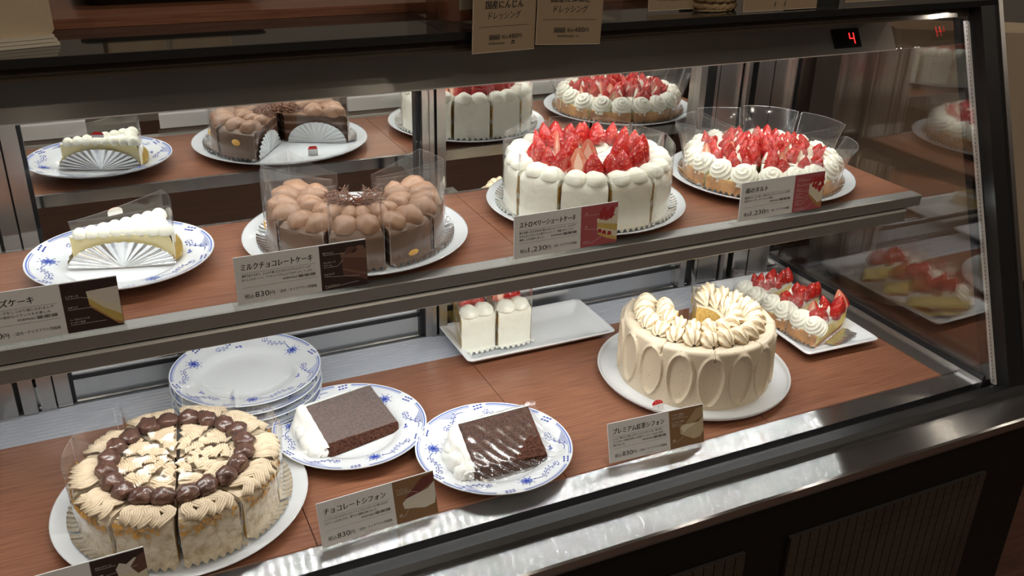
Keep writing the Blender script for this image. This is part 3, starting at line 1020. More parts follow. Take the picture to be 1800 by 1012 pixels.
# two more shortcake slices on the half empty tray
short_slice('left of the two strawberry shortcake slices on the half empty tray', 'shortcake slices on the tray', (.4720, 1.1960), .0062, 1, 15.5, .0, 21, .084, .1000)
short_slice('right of the two strawberry shortcake slices on the half empty tray', 'shortcake slices on the tray', (.5270, 1.1930), .0062, 2, 15.5, .0, 22, .084, .1000)

BS[0] = 1.0
# ------------------------------------------------------------------ milk chocolate cake (seven slices left of ten)
CH_H = 0.0420
CH_LAY = [(.05, 'chocwall'), (.32, 'chocsponge'), (.42, 'chocwall'), (.66, 'chocsponge'), (.76, 'chocwall'), (.95, 'chocsponge'), (1.0, 'chocwall')]
choc_b = [-150, -110, -71, -33.5, 2.6, 40, 78, 116]
choc_l = ['milk chocolate cake slice at the left rear, bordering the missing part', 'milk chocolate cake slice at the far left of the chocolate cake',
          'milk chocolate cake slice at the front left, partly behind its price card', 'milk chocolate cake slice at the front, right behind the dark brown price card',
          'milk chocolate cake slice at the front with a gold seal low on its wrapper', 'milk chocolate cake slice at the right front of the chocolate cake',
          'milk chocolate cake slice at the right rear, bordering the missing part']
for i, (p0, p1) in enumerate(zip(choc_b, choc_b[1:])):
    half = (p1 - p0) / 2 - 1.1; a = R(half); Rr = .0985
    t = put_slice(choc_l[i], 'slices of the milk chocolate cake', 'cake slice', P_CHOC, H + ZP, (p0 + p1) / 2, .0036,
                  wedge_mesh('cake_body', a, Rr, CH_H, 'chocwall', 'choc', CH_LAY, 'chocwall', 0, .001, 40 + i, .006, .0035, .45))
    r = random.Random(50 + i)
    for sg in (-1, 1):
        link('chocolate_cream_dollop', CHOCD[(i + (sg > 0)) % 3], t, pol(.0790, sg * half * .50, CH_H - .001), (0, 0, R(sg * half * .5) + r.uniform(-.35, .35)), (1.0, 1.0, r.uniform(.95, 1.1)))
        link('chocolate_cream_dollop', CHOCD[(i + 1 + (sg > 0)) % 3], t, pol(.0490, sg * half * .46, CH_H + .001), (0, 0, R(sg * half * .5) + r.uniform(-.4, .4)), (.70, .82, .85))
    b = MB()
    for q in range(22):
        rr, an = r.uniform(.006, .030), r.uniform(-half * .8, half * .8)
        c0 = Vector(pol(rr, an, CH_H + r.uniform(.001, .012))); d = Vector((r.uniform(-1, 1), r.uniform(-1, 1), r.uniform(-.3, .8))).normalized() * r.uniform(.004, .008)
        e = d.cross(Vector((0, 0, 1))) * .35
        b.tube([c0 - d, c0 - d * .3 + e, c0 + d * .3 + e, c0 + d], .0007, 4, 'shaving')
    link('chocolate_shavings', b.mesh('chocolate_shavings'), t)
    link('film_sleeve', film_mesh(a, Rr, .068, .076 if abs((p0 + p1) / 2) < 60 else .084, .0, 60 + i), t)
    link('foil_base', foil_mesh(a, Rr - .004, .017, .0045), t)
    if i in (0, 6):         # the open sides show the pleated foil standing against the cut
        sg = -1 if i == 0 else 1
        o = link('pleated_foil_flap', fan_mesh(.088, .031, 'foilw'), t, pol(.010, sg * half, .001), (R(-4 * sg), 0, 0))
        o.rotation_euler = (0, 0, R(sg * half) - PI / 2)
        o.location = Vector(pol(.008, sg * half, .001)) + Vector((math.cos(R(sg * half)), math.sin(R(sg * half)), 0)) * sg * .0035
    if i == 4:
        b = MB(); b.lathe([(.0001, .0006), (.0050, .0005), (.0056, 0)], 20, 'goldseal')
        link('gold_seal', b.mesh('gold_seal'), t, pol(Rr + .0016, -1, .011), (PI / 2, 0, R(-1)), (1.25, .62, 1))
    if i in (0, 1):
        b = MB(); b.lathe([(.0001, .0006), (.0052, .0005), (.0058, 0)], 20, 'goldseal')
        link('gold_seal', b.mesh('gold_seal'), t, pol(Rr + .0016, -2, .026), (PI / 2, 0, R(-2)), (1.25, .8, 1))
b = MB(); b.box(-.007, .007, -.0004, .0004, 0, .009, 'cardback'); b.poly([(-.007, -.0005, .009), (.007, -.0005, .009), (.005, -.0005, .0135), (-.005, -.0005, .0135)], 'tagred')
b.poly([(-.007, .0005, .009), (-.005, .0005, .0135), (.005, .0005, .0135), (.007, .0005, .009)], 'tagred')
o = link('product_tag', b.mesh('product_tag', False), None, (.300, 1.078, H + ZP + .0003), (0, 0, R(8)))
tag(o, 'small red topped tag behind the milk chocolate cake on its plate', 'tag', 'red topped product tags')

# ------------------------------------------------------------------ strawberry tart (nine slices)
def tart_slice(label, group, c, zb, phi, half, push, seed, Rr=.1040, film_h=.066, flare=.016, nberry=8, foilk='foil', flap=False):
    a = R(half); cr = .019; cu = .026
    t = put_slice(label, group, 'tart slice', c, zb, phi, push,
                  wedge_mesh('tart_crust', a, Rr, cr, 'crust', 'custard', [(.3, 'crust'), (1.0, 'custard')], 'crust', int(66), .0006, seed, .002, .0035, .15))
    me = wedge_mesh('cream_filling', a * .985, Rr - .010, cu - cr + .009, 'cream', 'cream', [(.45, 'custard'), (1.0, 'cream')], 'cream', 0, .002, seed + 5, .006, .004, .2)
    link('cream_filling', me, t, (0, 0, cr - .001))
    r = random.Random(seed * 3 + 2); zt = cu + .006
    for j, q in enumerate((-.52, .52)):
        tl = R(38)
        ang = q * half
        o = link('cream_rosette', ROSE[(seed + j) % 2], t, pol(Rr - .0165, ang, cr + .0035), (tl, 0, R(ang)), (1, 1, 1))
    for j in range(nberry):
        rr, aa = ((.072, -.55), (.070, .50), (.052, -.05), (.048, .62), (.030, .0), (.045, -.60), (.016, .1), (.079, -.02))[j]
        k = r.choice((0, 1, 2, 3, 1, 0))
        berry(t, rr, aa * half * .85, zt - .006 + (.075 - rr) * .10, k, r.uniform(-14, 26), r.uniform(-22, 22), r.uniform(.84, .98), r.uniform(-25, 25) if k > 2 else r.uniform(0, 360))
    b = MB()
    for j in range(4):
        rr, aa = r.uniform(.03, .070), r.uniform(-.7, .7) * half
        p = Vector(pol(rr, aa, zt + .000))
        b.lathe([(.0055, 0), (.0060, .004), (.0042, .009), (.0022, .013), (.0002, .0175)], 10, 'cream', p)
    link('cream_peaks', b.mesh('cream_peaks'), t)
    link('film_sleeve', film_mesh(a, Rr, film_h - .012, film_h, flare, seed + 90, .030), t)
    link('foil_base', foil_mesh(a, Rr - .004, .013, .004, foilk), t)
    return t


tart_l = ['strawberry tart slice at the front left, showing fluted golden crust', 'strawberry tart slice at the front, half hidden by the pink price card',
          'strawberry tart slice at the front right of the whole tart', 'strawberry tart slice at the far right of the whole tart', 'strawberry tart slice at the right rear of the whole tart',
          'strawberry tart slice at the back of the whole tart, right of centre', 'strawberry tart slice at the back of the whole tart, left of centre',
          'strawberry tart slice at the left rear of the whole tart', 'strawberry tart slice at the far left of the whole tart']
for i in range(9):
    phi = -41 + 18.5 + 40 * i + (1 if i == 0 else 0)
    tart_slice(tart_l[i], 'slices of the strawberry tart', P_TART, H + ZP, phi, 19.4, .0035, i + 1, film_h=.056 if abs(where(phi)) < 70 else .068)

for i, (x, y, ph, lb) in enumerate(((1.040, .9560, -82, 'nearest of the three strawberry tart slices on the tray'), (1.034, 1.0120, -84, 'middle of the three strawberry tart slices on the tray'),
                                    (1.026, 1.0680, -86, 'farthest of the three strawberry tart slices on the tray'))):
    BS[0] = 1.14
    t = tart_slice(lb, 'tart slices on the tray', (x, y), .0058, ph, 15.5, 0, 30 + i, Rr=.106, film_h=.062, flare=.004, nberry=8)
    if i == 0:
        b = MB()
        def flap(u, v):
            return (.004 + (.020 + .008 * u) * v + .0008 * math.sin(40 * u), -.086 + .078 * u, .0016 + .002 * math.sin(v * PI) + .008 * max(0, v - .55) + .0006 * math.sin(60 * u) * v)
        b.grid(flap, 40, 6, 'foil')
        o = link('foil_flap', b.mesh('foil_flap'), t, (0, 0, 0), (0, 0, R(15.5)))

BS[0] = 1.0
# ------------------------------------------------------------------ chestnut cream cake (ten slices)
MO_H = 0.0520
MO_LAY = [(.08, 'sponge'), (.35, 'sponge'), (.48, 'marron'), (.74, 'sponge'), (1.0, 'marron')]
mont_l = ['chestnut cream cake slice at the front left with almonds behind its price card', 'chestnut cream cake slice at the very front, between the two cut gaps', 'chestnut cream cake slice at the front right of the cake',
          'chestnut cream cake slice at the right with foil showing beyond it', 'chestnut cream cake slice at the right rear of the cake', 'chestnut cream cake slice at the back, just right of the wide cut gap',
          'chestnut cream cake slice at the back, just left of the wide cut gap', 'chestnut cream cake slice at the left rear of the cake', 'chestnut cream cake slice at the far left with a tall wrapper', 'chestnut cream cake slice at the left front of the cake']


def strands(b, path, k, n=5, w=.0023, r=.00135, amp=0.0):
    """a bundle of piped noodles following path"""
    P = [Vector(p) for p in path]
    for j in range(n):
        o = (j - (n - 1) / 2) * w; q = []
        for i, p in enumerate(P):
            d = (P[min(i + 1, len(P) - 1)] - P[max(i - 1, 0)]).normalized(); s = d.cross(Vector((0, 0, 1))).normalized()
            q.append(p + s * o + Vector((0, 0, .0012 * (1 - (2 * j / (n - 1) - 1) ** 2))))
        b.tube(q, r, 6, k)


for i in range(10):
    phi = -26.3 + 36 * i; half = 17.2; a = R(half); Rr = .1040
    t = put_slice(mont_l[i], 'slices of the chestnut cream cake', 'cake slice', P_MONT, ZP, phi, .0036 + (.002 if i in (5, 6) else 0),
                  wedge_mesh('cake_body', a, Rr, MO_H, 'marronwall', 'marron', MO_LAY, 'marron', 0, .0022, 70 + i, .006, .0035, .3))
    r = random.Random(200 + i)
    b = MB()
    for q in (-.78, -.42, -.06, .30, .66):
        pts = []; sk = r.uniform(.05, .42)
        for s in range(9):
            f = s / 8; rr = .0755 + .0275 * f; z = MO_H + .0022 + .0035 * math.sin(f * PI) - .010 * max(0, f - .72) ** 1.0
            an = (q + sk * math.sin(f * 3.1) + .10 * math.sin(f * 8 + sk * 9) + r.uniform(-.02, .02)) * half * .86
            pts.append(pol(rr, an, z))
        strands(b, pts, 'marron', 5, .0024, .0014)
    link('piped_marron_cream', b.mesh('piped_marron_cream'), t)
    b = MB(); kk = 'sugared' if i in (0, 1, 6, 7, 8, 9) else 'marron'
    for rb, zz in ((.0575, .0), (.0470, .0012), (.0365, .0024), (.0255, .0034), (.0140, .0042)):
        ph_, am, tw = r.uniform(0, 6.3), r.uniform(.0022, .0040), r.uniform(-.10, .10)
        pts = []
        for s in range(15):
            f = s / 14; an = (2 * f - 1) * half * .86
            pts.append(pol(rb + am * math.sin(f * (4.2 if rb > .03 else 3) + ph_) * min(1, rb / .03) + tw * rb * (f - .5), an, MO_H + .0035 + zz + .0012 * math.sin(f * 7 + ph_)))
        strands(b, pts, kk, 5, .0025, .00145)
    link('piped_centre_cream', b.mesh('piped_centre_cream'), t)
    for q in (-.52, .50):
        me = ell_mesh('candied_chestnut', 'chestnut', r.uniform(.0122, .0138), r.uniform(.0105, .0122), r.uniform(.0085, .0105), 22, 14, .0, .26, r.uniform(0, 50), False)
        link('candied_chestnut', me, t, pol(.0680, q * half, MO_H + .0085), (r.uniform(-.2, .3), r.uniform(-.2, .2), R(q * half) + r.uniform(-.7, .7)))
    b = MB()
    for q in range(26 if i in (0, 9, 8, 1, 2) else 12):
        an = r.uniform(-.9, .9) * half; z = MO_H - r.uniform(.002, .013); rr = Rr + .0012
        c0 = Vector(pol(rr, an, z)); s = r.uniform(.002, .0042); tw = r.uniform(0, 3.1); pts = []
        for g in range(7):
            g2 = g * 2 * PI / 7
            e = Vector((math.cos(R(an)), math.sin(R(an)), 0)) * math.cos(g2) * s + Vector((0, -.35 * math.sin(g2), math.sin(g2))) * s * .6
            pts.append(c0 + Matrix.Rotation(tw, 3, Vector((math.sin(R(an)), -math.cos(R(an)), 0))) @ e + Vector((0, -.0006 * math.sin(g2 * 2), 0)))
        b.poly(pts, 'almond')
        b.poly([p_ + Vector(pol(.0006, an, 0)) for p_ in pts][::-1], 'almond')
    fo = link('almond_flakes', b.mesh('almond_flakes'), t); fo['kind'] = 'stuff'
    back = abs(where(phi)) > 75
    link('film_sleeve', film_mesh(a, Rr + .001, .055, .078 if back else .053, .003, 300 + i), t)
    link('foil_base', foil_mesh(a, Rr - .004, .017, .005), t)

# ------------------------------------------------------------------ tea chiffon cake
TH, TR = 0.0850, 0.1062
t = thing('chiffon_cake', 'whole beige tea chiffon cake with toasted piped rosettes and one wedge missing', 'cake', (*P_TEA, ZP))
b = MB(); NA, NZ = 960, 128
MISS0, MISS1 = 150.0, 212.0        # the missing wedge, degrees clockwise from the customer's side
pets = [-46.6 + 22.5 * k for k in range(16)]


def tea_wall(u, v):
    an = MISS1 - 360 + (360 - (MISS1 - MISS0)) * u; z = v * TH; r = TR - .002 * v
    dz = TH - z
    if dz < .006:
        r -= .006 - math.sqrt(max(0, .006 ** 2 - (.006 - dz) ** 2))
    for p in pets:
        d = (an - p + 180) % 360 - 180
        if abs(d) < 15:
            x = R(d) * TR; zc, hh, ww = .0430, .0345, .0162
            s = (z - zc) / hh
            w = ww * math.sqrt(max(0.0, 1 - s * s)) if abs(s) < 1 else 0
            w *= 1 + .12 * s
            e = math.hypot(x / ww / (1 + .12 * s), s)
            if e < 1:
                r -= .0026 * (1 - e * e) ** .5 + .0006
            r += .0028 * math.exp(-((e - 1.02) / .085) ** 2) * (1.25 if x > 0 else .9)
    r += .0005 * noise.noise(Vector((an * .09, z * 40, 2)))
    for cut in (-23, 18, 57, -62):
        d = abs(an - cut)
        if d < .9 and z > TH - .014:
            r -= .0028 * (1 - d / .9)
    return pol(r, an, z)


b.grid(tea_wall, NA, NZ, 'tea')
RI = .0300
def tea_top(u, v):
    an = MISS1 - 360 + (360 - (MISS1 - MISS0)) * u; r = RI + (TR - .002 - .006 - RI) * v
    z = TH + .0006 * noise.noise(Vector((an * .05, r * 60, 5)))
    for cut in (-23, 18, 57, -62):
        if abs(an - cut) < .9:
            z -= .003 * (1 - abs(an - cut) / .9)
    return pol(r, an, z if v < 1 else TH)
b.grid(tea_top, NA, 8, 'tea', flip=True)
b.grid(lambda u, v: pol(RI, MISS1 - 360 + (360 - (MISS1 - MISS0)) * u, TH * v), 60, 4, 'sponge', flip=True)
for an, fl in ((MISS0, False), (MISS1, True)):
    b.grid(lambda u, v: pol(RI + (TR - .003 - RI) * u, an, TH * v), 12, 8, lambda u, v: 'tea' if v > .93 or u > .94 or .46 < v < .54 else 'sponge', flip=fl)
link('cake_body', b.mesh('cake_body', True, 60), t)
r = random.Random(8)
k = 0
an = MISS1 - 360 + 8
while an < MISS0 - 5:
    o = link('piped_meringue', SHELL[0], t, pol(.0770, an, TH - .001), (0, 0, R(an + 24)), (1, 1, r.uniform(.95, 1.1))); an += 16.2
an = MISS1 - 360 + 12
while an < MISS0 - 6:
    o = link('piped_meringue', SHELL[1], t, pol(.0500, an, TH + .0005), (R(-8), 0, R(an + 30)), (.95, .95, r.uniform(1.0, 1.15))); an += 23
for an, s in ((MISS0 - 1.5, 1), (MISS1 + 1.5, 2)):
    b = MB()
    def fl_(u, v):
        rr = .026 + (.105 - .026) * u; h = .004 + (TH + .030 - .018 * (1 - u) - .004 + .004 * math.sin(5 * u + s)) * v
        p = Vector(pol(rr, an, h)); q = (1 if s == 1 else -1)
        return p + Vector((math.cos(R(an)), math.sin(R(an)), 0)) * q * (.0045 + .004 * math.sin(4 * u + 3 * v) * v)
    b.grid(fl_, 16, 10, 'film'); link('film_sleeve', b.mesh('film_sleeve'), t)

b = MB(); b.box(-.0085, .0085, -.0005, .0005, 0, .0085, 'cardback')
b.box(-.0003, .0003, -.0007, -.0005, 0, .0085, 'rule')
b.poly([(.0085 * math.cos(x), -.0006, .0085 + .0055 * math.sin(x)) for x in [PI * i / 12 for i in range(13)]], 'tagred')
b.poly([(.0085 * math.cos(x), .0006, .0085 + .0055 * math.sin(x)) for x in [PI * i / 12 for i in range(13)]][::-1], 'tagred')
for x, z in ((-.003, .0115), (.001, .0122), (.0045, .0105)):
    b.poly([(x + .0007 * math.cos(q), -.0008, z + .0007 * math.sin(q)) for q in (0, 1.57, 3.14, 4.71)], 'whiteink')
o = link('product_tag', b.mesh('product_tag', False), None, (.6300, .8590, .0070), (R(-24), 0, R(4)))
tag(o, 'small red and white tag leaning on the tea chiffon cake plate', 'tag', 'red topped product tags')


# ------------------------------------------------------------------ slices lying on plates
def chiffon_slice(label, c, corners, seed, wrapped):
    """a chocolate chiffon slice lying on its side; corners A,B,C,D of the upward cut face in world coordinates"""
    z0 = .0058
    t = thing('chiffon_slice', label, 'cake slice', (*c, z0), 0, 'chocolate chiffon slices')
    A, B, C, D = [Vector((x - c[0], y - c[1], z - z0)) for x, y, z in corners]
    r = random.Random(seed)
    b = MB()
    def top(u, v):
        p = (A * (1 - u) + B * u) * (1 - v) + (D * (1 - u) + C * u) * v
        e = .0011 * noise.noise(Vector((u * 13 + seed, v * 9, 0)))
        if v > .999 or u > .999:
            e += .0008 * noise.noise(Vector((u * 40, v * 40, seed)))
        return p + Vector((e * .5 * (u > .98), -e * (v > .98), e * 1.2))
    b.grid(top, 30, 22, 'chiffon', flip=True)
    def side(p0, p1, lean, k, n=30):
        d = (p1 - p0); out = Vector((d.y, -d.x, 0)).normalized()
        def fn(u, v):
            p = p0 + d * u; q = Vector((p.x, p.y, p.z * (1 - v)))
            e = .0016 * noise.noise(Vector((u * 22 + seed, v * 6, 3))) * math.sin(PI * v)
            return q + out * (lean * v + e)
        b.grid(fn, n, 6, k, flip=True)
    side(D, C, .001, 'chiffon'); side(C, B, .0, 'chiffon'); side(B, A, .0, 'chiffon'); side(A, D, .0, 'chiffon')
    link('sponge', b.mesh('sponge', True, 60), t)
    # outer cream: a soft ruffled bank down the thick end
    b = MB(); ax = (D - A); out = Vector((ax.y, -ax.x, 0)).normalized()
    if out.x > 0:
        out = -out
    def cream(u, v):
        p = A * (1 - u) + D * u; ex = -.05 + 1.12 * u
        p = A + (D - A) * ex; p = p - out * .0012
        th = .014 + .0045 * math.sin(PI * u) + .0028 * math.sin(9.5 * u + seed) + .0016 * noise.noise(Vector((u * 6, v * 5, seed)))
        if v < .18:
            f = v / .18
            return p + Vector((0, 0, .0012 + .0006 * math.sin(u * 30))) + out * (th * .50 * f) + Vector((0, 0, .0012 * f))
        f = (v - .18) / .82
        return Vector((p.x, p.y, p.z * (1 - f ** 1.25))) + out * (th * (.50 + .95 * math.sin(min(1, f * .75) * PI / 2)) + .0012 * math.sin(f * 9 + 8 * u + seed))
    b.grid(cream, 44, 20, 'white_cream')
    # thin cream on the far side and a small drip at the near corner
    rear = (B - A).normalized(); up = Vector((0, 0, 1))
    def back(u, v):
        p = A + (B - A) * (u * 1.02 - .01); w = .0062 * (1 - .55 * u) + .0006 * math.sin(u * 17)
        n2 = Vector((-rear.y, rear.x, 0))
        zz = p.z + .0010 if v < .5 else p.z * (1 - (v - .5) * 2)
        return Vector((p.x, p.y, zz)) + n2 * (w * min(1, v * 2) - .0004)
    b.grid(back, 24, 8, 'white_cream')
    for q, f in ((.30, .9), (.62, 1.15), (.90, .9), (.975, .62)):
        p = A + (D - A) * q + out * (.013 if q < .95 else .0045)
        for s in range(1):
            base = len(b.v)
            def blob(u, v):
                tt, pp = 2 * PI * u, PI * (v - .5)
                x = Vector((math.cos(pp) * math.cos(tt) * .0095, math.cos(pp) * math.sin(tt) * .0125, math.sin(pp) * .0110)) * f
                return Vector((p.x, p.y, p.z * .48)) + x * (1 + .18 * noise.noise(x * 160 + Vector((seed, q * 9, 0)))) + Vector((0, 0, .0))
            b.grid(blob, 18, 12, 'white_cream', cu=True)
    link('whipped_cream', b.mesh('whipped_cream', True), t)
    # clear film laid over the slice
    b = MB(); ctr = (A + B + C + D) / 4
    ux = (B - A).normalized(); uy = (A - D).normalized()
    lim = .078 if wrapped else .066
    hz = not wrapped
    def cling(u, v):
        x, y = (2 * u - 1) * (lim * .95), (2 * v - 1) * lim * .80
        dx, dy = max(0, abs(x) - .046), max(0, abs(y) - .037)
        d = math.hypot(dx, dy)
        p = ctr + ux * x + uy * y
        zt = p.z + .0030
        z = zt - (zt - (.0095 + .45 * max(0, d - .022))) * min(1, d / .024) ** 1.2
        wr = (.0011 if wrapped else .0007) * (math.sin(46 * (u * 1.4 + v) * (1 + .0) + 2 * math.sin(7 * v)) * (.30 + 1.3 * min(1, d / .012)) + .8 * noise.noise(Vector((u * 9, v * 9, seed))))
        return Vector((p.x, p.y, max(.0035, z + wr)))
    def sheen_sheet(u, v):
        p = (A * (1 - u) + B * u) * (1 - v) + (D * (1 - u) + C * u) * v
        return p + Vector((0, 0, .0022 + .0005 * noise.noise(Vector((u * 5, v * 5, seed)))))
    if wrapped:
        b.grid(cling, 60, 60, 'cling')
    else:
        b.grid(sheen_sheet, 20, 20, 'haze')  # thin sheet over the cut face carrying the painted LED sheen
    link('cling_film', b.mesh('cling_film', True), t)
    return t


chiffon_slice('left chocolate chiffon slice lying uncovered on its blue patterned plate', P_C1, ((.1942, .9921, .042), (.2887, 1.0300, .030), (.3006, .9502, .018), (.2040, .9274, .024)), 1, False)
chiffon_slice('right chocolate chiffon slice lying under shiny clear film on its plate', P_C2, ((.3527, .8824, .042), (.4586, .9031, .030), (.4427, .8160, .018), (.3467, .8163, .024)), 5, True)

# cheesecake slice on its own plate
CK = (.0755, 1.0150); a = R(16.5); LC = .1120; HC = .0430
t = thing('cheesecake_slice', 'cheesecake slice with scalloped cream top and silver pleated foil, alone on a plate', 'cake slice', (-.0400, 1.0170, H + .0052), PI / 2 + R(2))
link('cake_body', wedge_mesh('cake_body', a, LC, .0360, 'cream', 'cream', [(.08, 'crust'), (.30, 'sponge'), (1.0, 'cheese')], 'crust', 0, .0004, 3, .003, .010, .2), t)
b = MB()
for sg in (-1, 1):
    for i in range(8):
        f = i / 7; rr = .020 + .086 * f
        p = pol(rr, sg * (math.degrees(a) - 2.6 - 7 * (1 - f)), .0352)
        s = .0062 + .0012 * f
        def bl(u, v):
            tt, pp = 2 * PI * u, PI * (v - .5)
            return (p[0] + math.cos(pp) * math.cos(tt) * s * 1.05, p[1] + math.cos(pp) * math.sin(tt) * s * 1.2, p[2] + max(-.15, math.sin(pp)) * s * 1.35)
        b.grid(bl, 14, 8, 'cream', cu=True)
for i in range(4):
    p = pol(.100, -9 + 6 * i, .0352)
    def bl(u, v):
        tt, pp = 2 * PI * u, PI * (v - .5)
        return (p[0] + math.cos(pp) * math.cos(tt) * .009, p[1] + math.cos(pp) * math.sin(tt) * .009, p[2] + max(-.15, math.sin(pp)) * .0105)
    b.grid(bl, 14, 8, 'cream', cu=True)
b.grid(lambda u, v: pol(.014 + .09 * v, (2 * u - 1) * 14, .0385), 8, 8, 'cream', flip=True)
link('cream_topping', b.mesh('cream_topping'), t)
link('film_sleeve', film_mesh(a, LC, .054, .066, .0, 77, .012, .002), t)
link('foil_base', foil_mesh(a, LC - .004, .013, .011, 'goldp'), t)
for sg in (-1, 1):
    o = link('pleated_foil_flap', fan_mesh(.110, .0290, 'foil', 17), t)
    o.rotation_euler = (0, 0, R(sg * 16.5) - PI / 2)
    o.location = Vector(pol(.004, sg * 16.5, .0008)) + Vector((math.cos(R(sg * 16.5)), math.sin(R(sg * 16.5)), 0)) * sg * .0042
b = MB(); b.poly([(.008 * math.cos(x), 0, .0045 * math.sin(x)) for x in [PI * i / 14 for i in range(15)]], 'tagred'); b.box(-.008, .008, 0.0002, .0006, -.004, .0001, 'cardback')
b.poly([(.008 * math.cos(x), .0007, .0045 * math.sin(x)) for x in [PI * i / 14 for i in range(15)]][::-1], 'p_white')
o = link('round_sticker', b.mesh('round_sticker', False), t)
o.rotation_euler = (0, 0, R(16.5) - PI / 2)
o.rotation_euler = (0, 0, R(16.5) + PI / 2)
o.location = Vector(pol(.062, 16.5, .0500)) + Vector((math.cos(R(16.5)), math.sin(R(16.5)), 0)) * .0030


# ------------------------------------------------------------------ lettering
_tc = {}


def glyphs(s):
    """mesh data of a text string in the built-in font: vertices, faces, width (em = 1)"""
    if s not in _tc:
        c = bpy.data.curves.new('t', 'FONT'); c.body = s; c.resolution_u = 2
        o = bpy.data.objects.new('t', c); COL.objects.link(o)
        me = bpy.data.meshes.new_from_object(o.evaluated_get(bpy.context.evaluated_depsgraph_get()))
        vs = [tuple(v.co[:2]) for v in me.vertices]; fs = [tuple(p.vertices) for p in me.polygons]
        bpy.data.objects.remove(o); bpy.data.curves.remove(c); bpy.data.meshes.remove(me)
        x0, x1 = min(v[0] for v in vs), max(v[0] for v in vs)
        _tc[s] = ([(x - x0, y) for x, y in vs], fs, x1 - x0)
    return _tc[s]


def text(b, s, x, z, size, k, width=None, align='l', shear=0.0, y=-.0004, rise=0.0):
    """write s on a card: local X right, Z up, facing -Y"""
    vs, fs, w = glyphs(s)
    sx = size if width is None else width / w
    x -= {'l': 0, 'r': w * sx, 'c': w * sx / 2}[align]
    o = len(b.v)
    for px, py in vs:
        b.vert((x + px * sx + py * size * shear, y, z + py * size + px * sx * rise))
    for f in fs:
        b.face([o + i for i in f], k)


def flat(b, pts, k, y=-.0003):
    """a printed shape on a card, corners listed counter-clockwise"""
    b.poly([(px, y, pz) for px, pz in pts], k)


def rule(b, x0, x1, z, k='rule', w=.00016, y=-.0004):
    flat(b, [(x0, z - w), (x1, z - w), (x1, z + w), (x0, z + w)], k, y)


CW, CHT, SPL = .1325, .0500, .0840        # price card: width, height, edge between the text and the picture


def price_card(label, loc, rz, lean, title, body, price, photo, labels, picture, red=None, note=False):
    t = thing('price_card', label, 'price card', loc, R(rz), 'price cards in the case')
    t.rotation_euler = (0, 0, R(rz))
    L = Matrix.Rotation(-R(lean), 4, 'X')
    b = MB(); b.T = L
    b.box(0, SPL, 0, .0012, .0006, CHT, 'card'); b.box(SPL, CW, 0, .0012, .0006, CHT, 'card')
    flat(b, [(-.0002, CHT - .0004), (CW + .0002, CHT - .0004), (CW + .0002, CHT + .0003), (-.0002, CHT + .0003)], 'cardback', -.0002)
    b.box(0, CW, .0012, .0018, .0006, CHT, 'cardback')
    rule(b, .004, CW - .004, .036, 'card', .0004, .00182)
    link('card_panel', b.mesh('card_panel', False), t)
    b = MB(); b.T = L
    flat(b, [(SPL, .0006), (CW, .0006), (CW, CHT - .0006), (SPL, CHT - .0006)], photo, -.00015)
    picture(b)
    link('printed_picture', b.mesh('printed_picture', False), t)
    b = MB(); b.T = L
    tw = min(.0705, .0069 * len(title))
    text(b, title, .0060, .0362, .0078, 'ink', tw, shear=.10)
    text(b, title, .0063, .0362, .0078, 'ink', tw, shear=.10, y=-.00041)
    rule(b, .0055, SPL - .004, .0326)
    for i, s in enumerate(body):
        text(b, s, .0060, .0288 - .0041 * i, .0030, 'ink', .0705 * len(s) / max(len(q) for q in body) if len(s) > 6 else None)
    zz = .0205 if len(body) < 3 else .0206
    text(b, '特定原材料8品目', .0600, zz, .0024, 'ink', .0145, 'r'); 
    for i, q in enumerate('卵乳小麦' if False else ('卵', '乳', '小麦')):
        x = .0612 + i * .0060
        flat(b, [(x, zz - .0006), (x + .0054, zz - .0006), (x + .0054, zz + .0025), (x, zz + .0025)], 'greyink', -.0003)
        text(b, q, x + .0027, zz - .0001, .0022, 'ink', .0046 if len(q) > 1 else .0022, 'c')
    if red:
        text(b, red, .0060, zz, .0024, 'redink', .016)
    rule(b, .0055, SPL - .004, .0176)
    text(b, '税込', .0070, .0064, .0052, 'ink', .0092)
    pw = .0046 * len(price)
    text(b, price, .0172, .0062, .0082, 'ink', pw)
    text(b, '円', .0178 + pw, .0064, .0052, 'ink', .0048)
    text(b, '／店内・テイクアウト同価格', .0250 + pw, .0072, .0036, 'ink', SPL - .005 - .0250 - pw)
    if note:
        text(b, '※写真はイメージです', SPL - .004, .0030, .0015, 'greyink', .032, 'r')
    for lines, x, z, pts in labels:
        for i, s in enumerate(lines):
            text(b, s, x, z + .0030 * (len(lines) - 1 - i), .0024, 'whiteink', min(.0021 * len(s), .018))
        for (xa, za), (xb, zb) in zip(pts, pts[1:]):
            d = Vector((xb - xa, zb - za)).normalized() * .00013
            flat(b, [(xa + d.y, za - d.x), (xb + d.y, zb - d.x), (xb - d.y, zb + d.x), (xa - d.y, za + d.x)], 'whiteink', -.0005)
    link('lettering', b.mesh('lettering', False), t)
    b = MB(); b.T = L                                    # clear stand: back sheet and foot
    b.box(-.0012, CW + .0012, .0019, .0031, -.0015, CHT * .45, 'acrylic')
    b.T = Matrix.Identity(4)
    b.box(-.0040, CW + .002, .0005, .0150, -.0060 if loc[2] > .1 else -.0030, -.0020, 'acrylic')
    link('clear_stand', b.mesh('clear_stand', False), t)
    return t


